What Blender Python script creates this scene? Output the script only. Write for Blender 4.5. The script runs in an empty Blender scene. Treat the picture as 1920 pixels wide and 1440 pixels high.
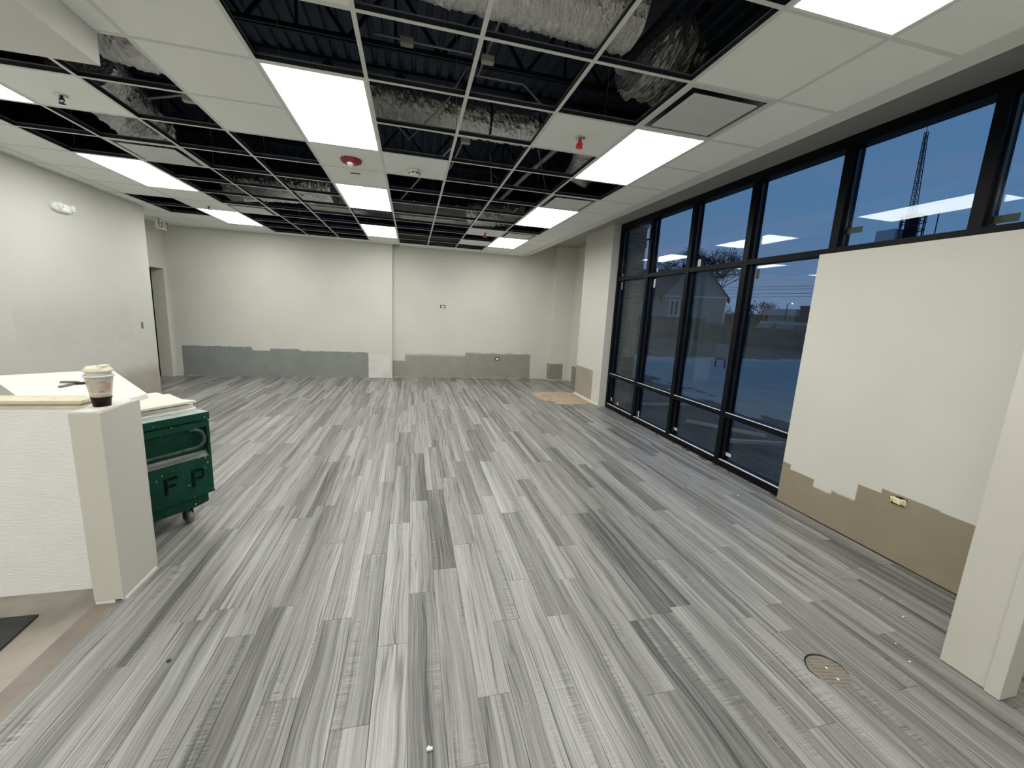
import bpy, math, random
from mathutils import Matrix, Vector, noise as mnoise
import bmesh

random.seed(7)
D = bpy.data
SC = bpy.context.scene
COL = SC.collection
H = 3.048          # ceiling height
T = 0.6096         # ceiling grid module (2 ft)

# ------------------------------------------------------------------ camera
cd = D.cameras.new('camera')
cd.sensor_width = 36.0
cd.lens = 14.326
cd.clip_start = 0.02
cd.clip_end = 500
cam = D.objects.new('camera', cd)
COL.objects.link(cam)
R0 = (0.97071, -0.23469, 0.05136)
R1 = (0.00794, -0.18232, -0.98321)
R2 = (0.24011, 0.95482, -0.17512)
CP = (0.88835, -2.91674, 1.70295)
cam.matrix_world = Matrix(((R0[0], -R1[0], -R2[0], CP[0]),
                           (R0[1], -R1[1], -R2[1], CP[1]),
                           (R0[2], -R1[2], -R2[2], CP[2]),
                           (0, 0, 0, 1)))
SC.camera = cam

# ------------------------------------------------------------------ world, exposure
SC.view_settings.view_transform = 'Standard'
SC.view_settings.look = 'None'
SC.view_settings.gamma = 1.0
SC.view_settings.use_curve_mapping = False
SC.view_settings.exposure = 0.0
LAMP_STRENGTH = 16.0
SKY_STRENGTH = 1.0

W = D.worlds.new('dusk_sky')
SC.world = W
W.use_nodes = True
nt = W.node_tree
nt.nodes.clear()
N = nt.nodes.new
L = nt.links.new
out = N('ShaderNodeOutputWorld')
bg = N('ShaderNodeBackground')
bg.inputs['Strength'].default_value = SKY_STRENGTH
tc = N('ShaderNodeTexCoord')
sep = N('ShaderNodeSeparateXYZ')
L(tc.outputs['Generated'], sep.inputs[0])
cr = N('ShaderNodeValToRGB')
e = cr.color_ramp.elements
e[0].position = 0.0; e[0].color = (0.16, 0.25, 0.40, 1)
e[1].position = 0.75; e[1].color = (0.055, 0.175, 0.37, 1)
m = cr.color_ramp.elements.new(0.22); m.color = (0.10, 0.235, 0.44, 1)
L(sep.outputs['Z'], cr.inputs[0])
mp = N('ShaderNodeMapping'); mp.inputs['Scale'].default_value = (1.2, 1.2, 9.0)
L(tc.outputs['Generated'], mp.inputs[0])
nz = N('ShaderNodeTexNoise'); nz.inputs['Scale'].default_value = 2.6; nz.inputs['Detail'].default_value = 6
L(mp.outputs[0], nz.inputs[0])
cr2 = N('ShaderNodeValToRGB')
cr2.color_ramp.elements[0].position = 0.42; cr2.color_ramp.elements[0].color = (0, 0, 0, 1)
cr2.color_ramp.elements[1].position = 0.72; cr2.color_ramp.elements[1].color = (1, 1, 1, 1)
L(nz.outputs[0], cr2.inputs[0])
mx = N('ShaderNodeMixRGB'); mx.blend_type = 'MIX'
mx.inputs[2].default_value = (0.17, 0.235, 0.40, 1)
ml = N('ShaderNodeMath'); ml.operation = 'MULTIPLY'; ml.inputs[1].default_value = 0.45
L(cr2.outputs[0], ml.inputs[0]); L(ml.outputs[0], mx.inputs[0])
L(cr.outputs[0], mx.inputs[1]); L(mx.outputs[0], bg.inputs['Color']); L(bg.outputs[0], out.inputs[0])

# ================================================================== helpers
class NB:
    """tiny node-building helper"""
    def __init__(self, name):
        self.m = D.materials.new(name)
        self.m.use_nodes = True
        self.t = self.m.node_tree
        self.t.nodes.clear()
        self.out = self.t.nodes.new('ShaderNodeOutputMaterial')
    def n(self, typ, **kw):
        nd = self.t.nodes.new(typ)
        for k, v in kw.items():
            setattr(nd, k, v)
        return nd
    def l(self, a, b):
        self.t.links.new(a, b)
    def set(self, sock, v):
        if isinstance(v, bpy.types.NodeSocket):
            self.l(v, sock)
        elif v is not None:
            sock.default_value = v
    def math(self, op, a, b=None, c=None, clamp=False):
        nd = self.n('ShaderNodeMath', operation=op)
        nd.use_clamp = clamp
        self.set(nd.inputs[0], a)
        if b is not None: self.set(nd.inputs[1], b)
        if c is not None: self.set(nd.inputs[2], c)
        return nd.outputs[0]
    def pos(self, local=False):
        if local:
            s = self.n('ShaderNodeTexCoord').outputs['Object']
        else:
            s = self.n('ShaderNodeNewGeometry').outputs['Position']
        sp = self.n('ShaderNodeSeparateXYZ')
        self.l(s, sp.inputs[0])
        return s, sp.outputs[0], sp.outputs[1], sp.outputs[2]
    def comb(self, x, y, z):
        c = self.n('ShaderNodeCombineXYZ')
        self.set(c.inputs[0], x); self.set(c.inputs[1], y); self.set(c.inputs[2], z)
        return c.outputs[0]
    def noise(self, vec, scale, detail=2.0, rough=0.5):
        nd = self.n('ShaderNodeTexNoise')
        nd.inputs['Scale'].default_value = scale
        nd.inputs['Detail'].default_value = detail
        nd.inputs['Roughness'].default_value = rough
        if vec is not None: self.l(vec, nd.inputs['Vector'])
        return nd.outputs['Fac']
    def ss(self, v, a, b, lo=0.0, hi=1.0):
        nd = self.n('ShaderNodeMapRange', interpolation_type='SMOOTHSTEP')
        self.set(nd.inputs[0], v)
        nd.inputs[1].default_value = a; nd.inputs[2].default_value = b
        nd.inputs[3].default_value = lo; nd.inputs[4].default_value = hi
        return nd.outputs[0]
    def mix(self, f, a, b, blend='MIX'):
        nd = self.n('ShaderNodeMixRGB', blend_type=blend)
        self.set(nd.inputs[0], f)
        for i, v in ((1, a), (2, b)):
            if isinstance(v, (tuple, list)) and len(v) == 3: v = (*v, 1)
            self.set(nd.inputs[i], v)
        return nd.outputs[0]
    def bump(self, h, strength=0.2, dist=0.01):
        nd = self.n('ShaderNodeBump')
        nd.inputs['Strength'].default_value = strength
        nd.inputs['Distance'].default_value = dist
        self.l(h, nd.inputs['Height'])
        return nd.outputs[0]
    def principled(self, color=None, rough=0.5, metal=0.0, normal=None, spec=None, **kw):
        b = self.n('ShaderNodeBsdfPrincipled')
        if isinstance(color, (tuple, list)) and len(color) == 3: color = (*color, 1)
        self.set(b.inputs['Base Color'], color)
        self.set(b.inputs['Roughness'], rough)
        self.set(b.inputs['Metallic'], metal)
        if spec is not None: b.inputs['Specular IOR Level'].default_value = spec
        if normal is not None: self.l(normal, b.inputs['Normal'])
        for k, v in kw.items(): self.set(b.inputs[k], v)
        self.l(b.outputs[0], self.out.inputs[0])
        return b

def M(name, color, rough=0.5, metal=0.0, vary=0.06, vscale=6.0, bump=0.0, bscale=60.0, spec=None, stretch=None):
    """procedural material: a base colour with soft mottling and optional fine relief"""
    b = NB(name)
    p, x, y, z = b.pos()
    n1 = b.noise(p, vscale, 4)
    f = b.ss(n1, 0.3, 0.7)
    c0 = tuple(max(0.0, v * (1 - vary)) for v in color)
    c1 = tuple(min(1.0, v * (1 + vary)) for v in color)
    c = b.mix(f, c0, c1)
    nrm = None
    if bump > 0:
        pv = p if stretch is None else b.comb(b.math('MULTIPLY', x, stretch[0]), b.math('MULTIPLY', y, stretch[1]), b.math('MULTIPLY', z, stretch[2]))
        nrm = b.bump(b.noise(pv, bscale, 3), bump, 0.01)
    b.principled(c, rough, metal, nrm, spec)
    return b.m

class MB:
    """mesh builder: collects shapes and links them as ONE mesh object"""
    def __init__(self):
        self.v = []; self.f = []; self.sm = []
    def add(self, vs, fs, smooth=False):
        o = len(self.v)
        self.v += [tuple(p) for p in vs]
        self.f += [tuple(i + o for i in q) for q in fs]
        self.sm += [smooth] * len(fs)
        return self
    def box(self, x0, x1, y0, y1, z0, z1):
        x0, x1 = min(x0, x1), max(x0, x1); y0, y1 = min(y0, y1), max(y0, y1); z0, z1 = min(z0, z1), max(z0, z1)
        return self.add([(x0, y0, z0), (x1, y0, z0), (x1, y1, z0), (x0, y1, z0), (x0, y0, z1), (x1, y0, z1), (x1, y1, z1), (x0, y1, z1)],
                        [(0, 3, 2, 1), (4, 5, 6, 7), (0, 1, 5, 4), (1, 2, 6, 5), (2, 3, 7, 6), (3, 0, 4, 7)])
    def bbox(self, x0, x1, y0, y1, z0, z1, bev=0.004, seg=2):
        bm = bmesh.new()
        bmesh.ops.create_cube(bm, size=1)
        for v in bm.verts:
            v.co = ((x0 + x1) / 2 + v.co.x * (x1 - x0), (y0 + y1) / 2 + v.co.y * (y1 - y0), (z0 + z1) / 2 + v.co.z * (z1 - z0))
        bmesh.ops.bevel(bm, geom=bm.edges[:], offset=bev, segments=seg, profile=0.5, affect='EDGES')
        bm.verts.index_update()
        self.add([v.co[:] for v in bm.verts], [[v.index for v in f.verts] for f in bm.faces])
        bm.free()
        return self
    def cyl(self, c, r, h, seg=20, axis='Z', r2=None, smooth=True, cap=True):
        r2 = r if r2 is None else r2
        vs = []
        for k, (rr, hh) in enumerate(((r, 0), (r2, h))):
            for i in range(seg):
                a = 2 * math.pi * i / seg
                p = (rr * math.cos(a), rr * math.sin(a), hh)
                if axis == 'X': p = (p[2], p[0], p[1])
                elif axis == 'Y': p = (p[1], p[2], p[0])
                vs.append((p[0] + c[0], p[1] + c[1], p[2] + c[2]))
        self.add(vs, [(i, (i + 1) % seg, seg + (i + 1) % seg, seg + i) for i in range(seg)], smooth)
        if cap:
            self.add(vs, [tuple(reversed(range(seg))), tuple(range(seg, 2 * seg))])
        return self
    def lathe(self, c, prof, seg=28, axis='Z', smooth=True, close=False):
        vs = []; n = len(prof)
        for i in range(seg):
            a = 2 * math.pi * i / seg
            for r, h in prof:
                p = (r * math.cos(a), r * math.sin(a), h)
                if axis == 'X': p = (p[2], p[0], p[1])
                elif axis == 'Y': p = (p[1], p[2], p[0])
                vs.append((p[0] + c[0], p[1] + c[1], p[2] + c[2]))
        fs = []
        for i in range(seg):
            j = (i + 1) % seg
            for k in range(n - 1):
                fs.append((i * n + k, j * n + k, j * n + k + 1, i * n + k + 1))
        self.add(vs, fs, smooth)
        return self
    def tube(self, pts, r, seg=10, smooth=True, cap=True, rfun=None):
        pts = [Vector(p) for p in pts]
        n = len(pts); vs = []
        up = Vector((0, 0, 1)); prev = None
        for i, p in enumerate(pts):
            d = (pts[min(i + 1, n - 1)] - pts[max(i - 1, 0)]).normalized()
            if prev is None:
                a = d.cross(up if abs(d.z) < 0.95 else Vector((1, 0, 0))).normalized()
            else:
                a = (prev - d * prev.dot(d)).normalized()
            prev = a
            b = d.cross(a)
            for k in range(seg):
                t = 2 * math.pi * k / seg
                rr = r[i] if isinstance(r, (list, tuple)) else r
                if rfun: rr = rfun(i, k, rr)
                vs.append(p + (a * math.cos(t) + b * math.sin(t)) * rr)
        fs = [(i * seg + k, i * seg + (k + 1) % seg, (i + 1) * seg + (k + 1) % seg, (i + 1) * seg + k) for i in range(n - 1) for k in range(seg)]
        self.add(vs, fs, smooth)
        if cap:
            self.add(vs, [tuple(reversed(range(seg))), tuple(range((n - 1) * seg, n * seg))])
        return self
    def prism(self, poly, z0, z1):
        n = len(poly)
        vs = [(x, y, z0) for x, y in poly] + [(x, y, z1) for x, y in poly]
        return self.add(vs, [tuple(reversed(range(n))), tuple(range(n, 2 * n))] + [(i, (i + 1) % n, n + (i + 1) % n, n + i) for i in range(n)])
    def bar(self, a, b, w, h):
        """rectangular bar from a to b, width w (horizontal), height h"""
        a = Vector(a); b = Vector(b); d = (b - a).normalized()
        s = d.cross(Vector((0, 0, 1)))
        s = s.normalized() if s.length > 1e-5 else Vector((1, 0, 0))
        u = s.cross(d).normalized()
        vs = []
        for p in (a, b):
            for (i, j) in ((-1, -1), (1, -1), (1, 1), (-1, 1)):
                vs.append(p + s * (i * w / 2) + u * (j * h / 2))
        return self.add(vs, [(0, 3, 2, 1), (4, 5, 6, 7), (0, 1, 5, 4), (1, 2, 6, 5), (2, 3, 7, 6), (3, 0, 4, 7)])
    def data(self, name, mat, off=(0, 0, 0)):
        me = D.meshes.new(name)
        me.from_pydata([(p[0] - off[0], p[1] - off[1], p[2] - off[2]) for p in self.v], [], self.f)
        if any(self.sm): me.polygons.foreach_set('use_smooth', self.sm)
        me.materials.append(mat)
        me.update()
        return me
    def obj(self, name, mat, parent=None, origin=None, local=False, **props):
        """parent given: coordinates are world unless local=True"""
        off = (0, 0, 0)
        if parent is not None and not local:
            off = WL[parent.name]
        elif origin is not None:
            off = origin
        o = D.objects.new(name, self.data(name, mat, off))
        COL.objects.link(o)
        if parent is not None:
            o.parent = parent
            WL[o.name] = WL[parent.name] if not local else (0, 0, 0)
        else:
            o.location = off
            WL[o.name] = off
        for k, v in props.items(): o[k] = v
        return o

WL = {}
def empty(name, loc, label=None, cat=None, group=None, kind=None, rz=0.0, parent=None):
    o = D.objects.new(name, None)
    o.empty_display_size = 0.1
    COL.objects.link(o)
    o.location = loc
    o.rotation_euler = (0, 0, rz)
    WL[o.name] = tuple(loc)
    if label: o['label'] = label
    if cat: o['category'] = cat
    if group: o['group'] = group
    if kind: o['kind'] = kind
    return o
def tag(o, label, cat, group=None):
    o['label'] = label; o['category'] = cat
    if group: o['group'] = group
    return o
def copy_tree(o, loc, parent=None, **props):
    c = o.copy()
    COL.objects.link(c)
    if parent is not None: c.parent = parent
    if loc is not None: c.location = loc
    for k, v in props.items(): c[k] = v
    for ch in list(o.children): copy_tree(ch, None, c)
    return c

STROKES = {  # simple block letters on a 4 x 6 grid, strokes as rectangles (x0,x1,y0,y1)
    'E': [(0, 1, 0, 6), (1, 4, 0, 1), (1, 3.4, 2.5, 3.5), (1, 4, 5, 6)],
    'F': [(0, 1, 0, 6), (1, 3.4, 2.5, 3.5), (1, 4, 5, 6)],
    'I': [(1.5, 2.5, 0, 6)],
    'T': [(1.5, 2.5, 0, 5), (0, 4, 5, 6)],
    'P': [(0, 1.1, 0, 6), (1.1, 3.4, 5, 6), (1.1, 3.4, 2.3, 3.3), (3, 4, 2.7, 5.6)],
    'R': [(0, 1, 0, 6), (1, 3.4, 5, 6), (1, 3.4, 2.4, 3.4), (3, 4, 2.8, 5.6), (2.9, 3.9, 0, 2.4)],
}
def letters(mb, text, place, h, gap=0.25, depth=0.002, stencil=False):
    """place(u, v, w) -> 3D; letters of height h laid along u"""
    s = h / 6.0; u = 0
    for ch in text:
        if ch == 'X':
            for (x0, y0, x1, y1) in ((0, 0, 3, 6), (3, 0, 0, 6)):
                q = [(x0, y0), (x0 + 1.1, y0), (x1 + 1.1, y1), (x1, y1)]
                vs = [place(u + a * s, b * s, 0) for a, b in q] + [place(u + a * s, b * s, depth) for a, b in q]
                mb.add(vs, [(0, 3, 2, 1), (4, 5, 6, 7), (0, 1, 5, 4), (1, 2, 6, 5), (2, 3, 7, 6), (3, 0, 4, 7)])
        else:
            for (x0, x1, y0, y1) in STROKES[ch]:
                q = [(x0, y0), (x1, y0), (x1, y1), (x0, y1)]
                if stencil and x0 >= 1: q = [(x0 + 0.3, y0), (x1, y0), (x1, y1), (x0 + 0.3, y1)]
                vs = [place(u + a * s, b * s, 0) for a, b in q] + [place(u + a * s, b * s, depth) for a, b in q]
                mb.add(vs, [(0, 3, 2, 1), (4, 5, 6, 7), (0, 1, 5, 4), (1, 2, 6, 5), (2, 3, 7, 6), (3, 0, 4, 7)])
        u += 4 * s + gap * h
    return mb

# ================================================================== materials
PAINT = (0.63, 0.625, 0.57)
def wall_mat(name, axis, patches, base=PAINT, rough=0.55):
    """wall paint with hard-edged patches of other paint. axis: which world coordinate runs along the wall
    patches: (u0, u1, z0, z1, colour, edge noise, softness at the top, alpha)"""
    b = NB(name)
    p, x, y, z = b.pos()
    u = {'x': x, 'y': y}[axis]
    f = b.ss(b.noise(p, 1.3, 4), 0.3, 0.7)
    c = b.mix(f, tuple(v * 0.975 for v in base), tuple(v * 1.02 for v in base))
    ne = b.math('SUBTRACT', b.noise(p, 9.0, 5), 0.5)
    ne2 = b.math('SUBTRACT', b.noise(p, 40.0, 3), 0.5)
    for (u0, u1, z0, z1, colr, amp, soft, alpha) in patches:
        uu = b.math('ADD', u, b.math('MULTIPLY', ne, amp * 0.5))
        zz = b.math('ADD', z, b.math('MULTIPLY', b.math('ADD', ne, b.math('MULTIPLY', ne2, 0.5)), amp))
        k = b.math('MULTIPLY', b.ss(uu, u0 - 0.006, u0 + 0.006), b.ss(uu, u1 - 0.006, u1 + 0.006, 1, 0))
        k = b.math('MULTIPLY', k, b.ss(zz, z1 - soft, z1 + soft, 1, 0))
        k = b.math('MULTIPLY', k, b.ss(zz, z0 - 0.006, z0 + 0.006))
        k = b.math('MULTIPLY', k, alpha)
        mott = b.ss(b.noise(p, 3.5, 5), 0.25, 0.75)
        cc = b.mix(mott, tuple(v * 0.93 for v in colr), tuple(v * 1.07 for v in colr))
        c = b.mix(k, c, cc)
    nrm = b.bump(b.noise(p, 260.0, 2), 0.18, 0.004)
    b.principled(c, rough, 0, nrm, 0.35)
    return b.m

PRIMER = (0.245, 0.265, 0.25)
TAUPE = (0.30, 0.29, 0.255)
BROWN = (0.285, 0.245, 0.175)
m_wall = wall_mat('wall_paint', 'x', [])
m_back_l = wall_mat('wall_paint_back_left', 'x', [
    (-3.80, -2.48, 0, 0.65, PRIMER, 0.06, 0.008, 1.0), (-2.50, -2.10, 0, 0.58, PRIMER, 0.03, 0.012, 1.0),
    (-2.13, -1.55, 0, 0.63, PRIMER, 0.03, 0.006, 1.0), (-1.58, -0.08, 0, 0.595, PRIMER, 0.05, 0.010, 1.0),
    (-0.08, 0.40, 0, 0.55, (0.66, 0.66, 0.62), 0.03, 0.01, 1.0)])
m_back_r = wall_mat('wall_paint_back_right', 'x', [
    (0.44, 0.78, 0, 0.40, TAUPE, 0.03, 0.02, 0.95), (0.74, 2.24, 0, 0.56, TAUPE, 0.06, 0.05, 0.95),
    (2.19, 3.88, 0, 0.63, TAUPE, 0.06, 0.03, 1.0)])
m_pil = wall_mat('wall_paint_pilaster', 'x', [(4.30, 4.70, 0.02, 0.43, (0.27, 0.25, 0.215), 0.015, 0.006, 1.0)])
m_rec = wall_mat('wall_paint_recess', 'y', [(6.2, 6.75, 0.0, 0.42, (0.27, 0.25, 0.215), 0.02, 0.006, 1.0)])
m_jamb = wall_mat('wall_paint_jamb', 'y', [(4.41, 5.30, 0.05, 0.64, (0.34, 0.315, 0.255), 0.035, 0.006, 1.0)])
m_hw = wall_mat('wall_paint_partition', 'y', [
    (-1.75, 0.2, 0, 0.27, BROWN, 0.0, 0.002, 1.0),
    (0.028, 0.2, 0, 0.405, BROWN, 0.0, 0.004, 1.0), (-0.215, 0.05, 0, 0.358, BROWN, 0.01, 0.004, 1.0),
    (-0.39, -0.20, 0, 0.29, BROWN, 0.03, 0.010, 1.0), (-0.59, -0.38, 0, 0.325, BROWN, 0.05, 0.016, 1.0),
    (-0.765, -0.57, 0, 0.472, BROWN, 0.008, 0.004, 1.0), (-1.10, -0.74, 0, 0.512, BROWN, 0.008, 0.004, 1.0),
    (-1.75, -1.07, 0, 0.503, BROWN, 0.006, 0.003, 1.0)])
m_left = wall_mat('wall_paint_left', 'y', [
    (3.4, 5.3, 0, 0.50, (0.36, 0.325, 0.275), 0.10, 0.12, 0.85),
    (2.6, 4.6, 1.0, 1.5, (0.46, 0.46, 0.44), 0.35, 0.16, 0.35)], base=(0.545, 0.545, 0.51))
m_white = M('white_gypsum', (0.70, 0.69, 0.65), 0.6, vary=0.03, bump=0.05, bscale=120)
m_cream_board = M('cream_board', (0.66, 0.63, 0.54), 0.65, vary=0.03)
m_halfwall = M('half_wall_paper', (0.80, 0.81, 0.79), 0.6, vary=0.02, bump=0.4, bscale=60, stretch=(0.35, 1, 2.2))
m_post = wall_mat('post_paint', 'x', [], base=(0.56, 0.55, 0.49))
m_bulk = wall_mat('bulkhead_paint', 'x', [], base=(0.68, 0.68, 0.65))
m_tile = M('ceiling_tile', (0.845, 0.87, 0.835), 0.85, vary=0.015, vscale=2, bump=0.25, bscale=320)
m_tee = M('painted_tee', (0.66, 0.67, 0.64), 0.45, vary=0.02)
m_fixture = M('white_enamel', (0.78, 0.79, 0.78), 0.4, vary=0.015)
m_vent = M('vent_enamel', (0.60, 0.61, 0.60), 0.45, vary=0.02)
m_vent_shade = M('vent_recess_shade', (0.13, 0.135, 0.15), 0.6, vary=0.05)  # diffuser recess coloured dark to stand for the shade inside it
m_deck = M('shadow_navy_deck', (0.026, 0.042, 0.068), 0.7, vary=0.15)  # navy shade of the ceiling void put into the deck colour
m_steel = M('dark_steel', (0.008, 0.013, 0.024), 0.6, vary=0.15, spec=0.2)
m_galv = M('galvanised', (0.42, 0.43, 0.44), 0.42, 0.6, vary=0.12)
m_conduit = M('conduit', (0.30, 0.31, 0.33), 0.45, 0.5, vary=0.1)
m_plenum = M('plenum_wall', (0.010, 0.020, 0.040), 0.8, vary=0.2, spec=0.1)  # navy shadow tone put into the colour of these unlit walls
m_black = M('black_aluminium', (0.0030, 0.0036, 0.0055), 0.42, 0.0, vary=0.2, spec=0.12)
m_stop = M('glazing_stop', (0.012, 0.013, 0.017), 0.22, 0.0, vary=0.1, spec=0.5)
m_highlight = M('painted_sill_highlight', (0.72, 0.73, 0.74), 0.4, 0.0, vary=0.1)  # painted white highlight for the bar and sill edges
m_red = M('red_plastic', (0.23, 0.012, 0.025), 0.4, vary=0.06)
m_redcap = M('red_cap', (0.55, 0.035, 0.025), 0.4, vary=0.06)
m_clear = M('lens_plastic', (0.75, 0.76, 0.78), 0.12, vary=0.03)
m_plastic = M('white_plastic', (0.78, 0.78, 0.77), 0.35, vary=0.02)
m_dark = M('dark_cavity', (0.015, 0.015, 0.017), 0.8, vary=0.2)
m_exit_r = M('exit_red', (0.20, 0.010, 0.022), 0.4, vary=0.05)
m_wood = M('pine_cap', (0.66, 0.60, 0.46), 0.6, vary=0.08, vscale=14)
m_concrete = M('concrete', (0.30, 0.275, 0.235), 0.75, vary=0.20, vscale=3.2, bump=0.15, bscale=40)
m_adh = M('adhesive_strip', (0.22, 0.195, 0.165), 0.6, vary=0.15, vscale=5)
m_mat = M('black_mat', (0.022, 0.022, 0.025), 0.6, vary=0.35, vscale=5)
m_card = M('cardboard', (0.42, 0.33, 0.235), 0.8, vary=0.14, vscale=7)
m_rubber = M('rubber', (0.02, 0.02, 0.02), 0.6, vary=0.2)
m_wheel = M('worn_wheel', (0.20, 0.195, 0.18), 0.5, vary=0.25, vscale=25)
m_foam = M('spray_foam', (0.70, 0.66, 0.42), 0.8, vary=0.15, vscale=60, bump=0.5, bscale=90)
m_chrome = M('chrome', (0.55, 0.56, 0.57), 0.22, 1.0, vary=0.05)
m_cream = M('cream_lid', (0.80, 0.76, 0.58), 0.45, vary=0.04)
m_tool = M('tool_grey', (0.16, 0.165, 0.175), 0.45, 0.2, vary=0.1)

def foil_mat():
    b = NB('duct_foil')
    p, x, y, z = b.pos()
    v = b.comb(b.math('MULTIPLY', x, 3.0), y, b.math('MULTIPLY', z, 0.8))
    h = b.noise(v, 22.0, 6, 0.65)
    h2 = b.noise(p, 9.0, 4)
    nrm = b.bump(b.math('ADD', h, h2), 0.8, 0.03)
    c = b.mix(b.ss(b.noise(p, 6, 4), 0.35, 0.7), (0.86, 0.86, 0.85), (0.97, 0.97, 0.95))
    b.principled(c, 0.20, 1.0, nrm)
    return b.m
m_foil = foil_mat()

def chest_mat():
    b = NB('green_chest_paint')
    p, x, y, z = b.pos()
    n1 = b.ss(b.noise(p, 7, 5), 0.3, 0.75)
    c = b.mix(n1, (0.002, 0.037, 0.023), (0.006, 0.058, 0.036))
    sp = b.math('MULTIPLY', b.ss(b.noise(p, 40, 3), 0.665, 0.70), b.ss(b.noise(p, 5.0, 2), 0.47, 0.58))
    c = b.mix(sp, c, (0.45, 0.50, 0.46))
    sc = b.ss(b.noise(b.comb(b.math('MULTIPLY', x, 2), b.math('MULTIPLY', y, 2), b.math('MULTIPLY', z, 14)), 9, 3), 0.70, 0.76)
    c = b.mix(b.math('MULTIPLY', sc, 0.25), c, (0.30, 0.33, 0.30))
    b.principled(c, 0.48, 0, None, 0.2)
    return b.m
m_chest = chest_mat()
m_chest_dust = M('dusty_green_lid', (0.30, 0.38, 0.35), 0.6, vary=0.15, vscale=18)
m_handle = M('worn_green_handle', (0.050, 0.072, 0.060), 0.6, vary=0.35, vscale=20, spec=0.15)
m_ledge = M('dusty_ledge', (0.18, 0.185, 0.17), 0.6, vary=0.12, vscale=12)
m_stencil = M('black_stencil', (0.003, 0.012, 0.011), 0.7, vary=0.6, vscale=60, spec=0.05)

def emit_mat(name, color, strength):
    b = NB(name)
    em = b.n('ShaderNodeEmission')
    em.inputs['Color'].default_value = (*color, 1)
    em.inputs['Strength'].default_value = strength
    b.l(em.outputs[0], b.out.inputs[0])
    return b.m
m_lamp = emit_mat('led_panel', (1.0, 0.985, 0.94), LAMP_STRENGTH)

def glass_mat(name='window_glass', tint=(0.89, 0.905, 0.92)):
    b = NB(name)
    geo = b.n('ShaderNodeNewGeometry')
    ior = b.math('ADD', b.math('MULTIPLY', geo.outputs['Backfacing'], 1 / 1.5 - 1.5), 1.5)
    fr = b.n('ShaderNodeFresnel')
    b.l(ior, fr.inputs['IOR'])
    tr = b.n('ShaderNodeBsdfTransparent'); tr.inputs[0].default_value = (*tint, 1)
    gl = b.n('ShaderNodeBsdfGlossy'); gl.inputs['Roughness'].default_value = 0.0
    gl.inputs[0].default_value = (0.58, 0.60, 0.64, 1)
    mxs = b.n('ShaderNodeMixShader')
    b.l(fr.outputs[0], mxs.inputs[0]); b.l(tr.outputs[0], mxs.inputs[1]); b.l(gl.outputs[0], mxs.inputs[2])
    b.l(mxs.outputs[0], b.out.inputs[0])
    return b.m
m_glass = glass_mat()

def plank_mat():
    b = NB('grey_oak_plank')
    p, x, y, z = b.pos()
    at = b.n('ShaderNodeAttribute'); at.attribute_name = 'rnd'
    r = at.outputs['Fac']
    ox = b.math('ADD', x, b.math('MULTIPLY', r, 37.3))
    oy = b.math('ADD', y, b.math('MULTIPLY', r, 91.7))
    wob = b.math('MULTIPLY', b.math('SUBTRACT', b.noise(b.comb(ox, b.math('MULTIPLY', oy, 0.6), r), 2.5, 2), 0.5), 0.06)
    xw = b.math('ADD', ox, wob)
    bands = b.noise(b.comb(b.math('MULTIPLY', xw, 22.0), b.math('MULTIPLY', oy, 0.55), r), 1.0, 2, 0.6)
    grain = b.noise(b.comb(b.math('MULTIPLY', xw, 150.0), b.math('MULTIPLY', oy, 1.6), r), 1.0, 5, 0.65)
    fine = b.noise(b.comb(b.math('MULTIPLY', xw, 420.0), b.math('MULTIPLY', oy, 9.0), r), 1.0, 2)
    line = b.noise(b.comb(b.math('MULTIPLY', xw, 34.0), b.math('MULTIPLY', oy, 0.4), b.math('ADD', r, 5.0)), 1.0, 1)
    sid = b.math('FLOOR', b.math('DIVIDE', b.math('ADD', b.math('SUBTRACT', x, 0.733), b.math('MULTIPLY', wob, 0.22)), 0.0508))
    wn = b.n('ShaderNodeTexWhiteNoise', noise_dimensions='2D')
    b.l(b.comb(sid, b.math('MULTIPLY', r, 731.0), 0.0), wn.inputs['Vector'])
    strip = wn.outputs['Value']
    v = b.math('ADD', 0.235, b.math('MULTIPLY', b.math('SUBTRACT', bands, 0.5), 0.24))
    v = b.math('ADD', v, b.math('MULTIPLY', b.math('SUBTRACT', strip, 0.5), 0.155))
    v = b.math('ADD', v, b.math('MULTIPLY', b.math('SUBTRACT', grain, 0.5), 0.46))
    v = b.math('ADD', v, b.math('MULTIPLY', b.math('SUBTRACT', fine, 0.5), 0.09))
    v = b.math('ADD', v, b.math('MULTIPLY', b.math('SUBTRACT', r, 0.5), 0.09))
    ln = b.math('ABSOLUTE', b.math('SUBTRACT', line, 0.5))
    v = b.math('MULTIPLY', v, b.ss(ln, 0.0, 0.03, 0.48, 1.0))
    # band saw marks across some strips
    saw = b.noise(b.comb(b.math('MULTIPLY', ox, 5.0), b.math('MULTIPLY', oy, 130.0), r), 1.0, 2)
    mask = b.ss(b.noise(b.comb(b.math('MULTIPLY', ox, 13.0), b.math('MULTIPLY', oy, 1.7), b.math('ADD', r, 9.0)), 1.0, 2), 0.56, 0.70)
    sawd = b.math('MULTIPLY', b.math('MULTIPLY', b.math('SUBTRACT', saw, 0.5), mask), 0.42)
    v = b.math('ADD', v, sawd)
    v = b.math('MAXIMUM', v, 0.06)
    c = b.n('ShaderNodeCombineColor')
    b.l(v, c.inputs[0]); b.l(b.math('MULTIPLY', v, 1.0), c.inputs[1]); b.l(b.math('MULTIPLY', v, 0.955), c.inputs[2])
    bmp = b.bump(b.math('ADD', grain, b.math('MULTIPLY', sawd, 2.0)), 0.12, 0.004)
    b.principled(c.outputs[0], 0.36, 0, bmp, 0.55)
    return b.m
m_plank = plank_mat()

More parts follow.
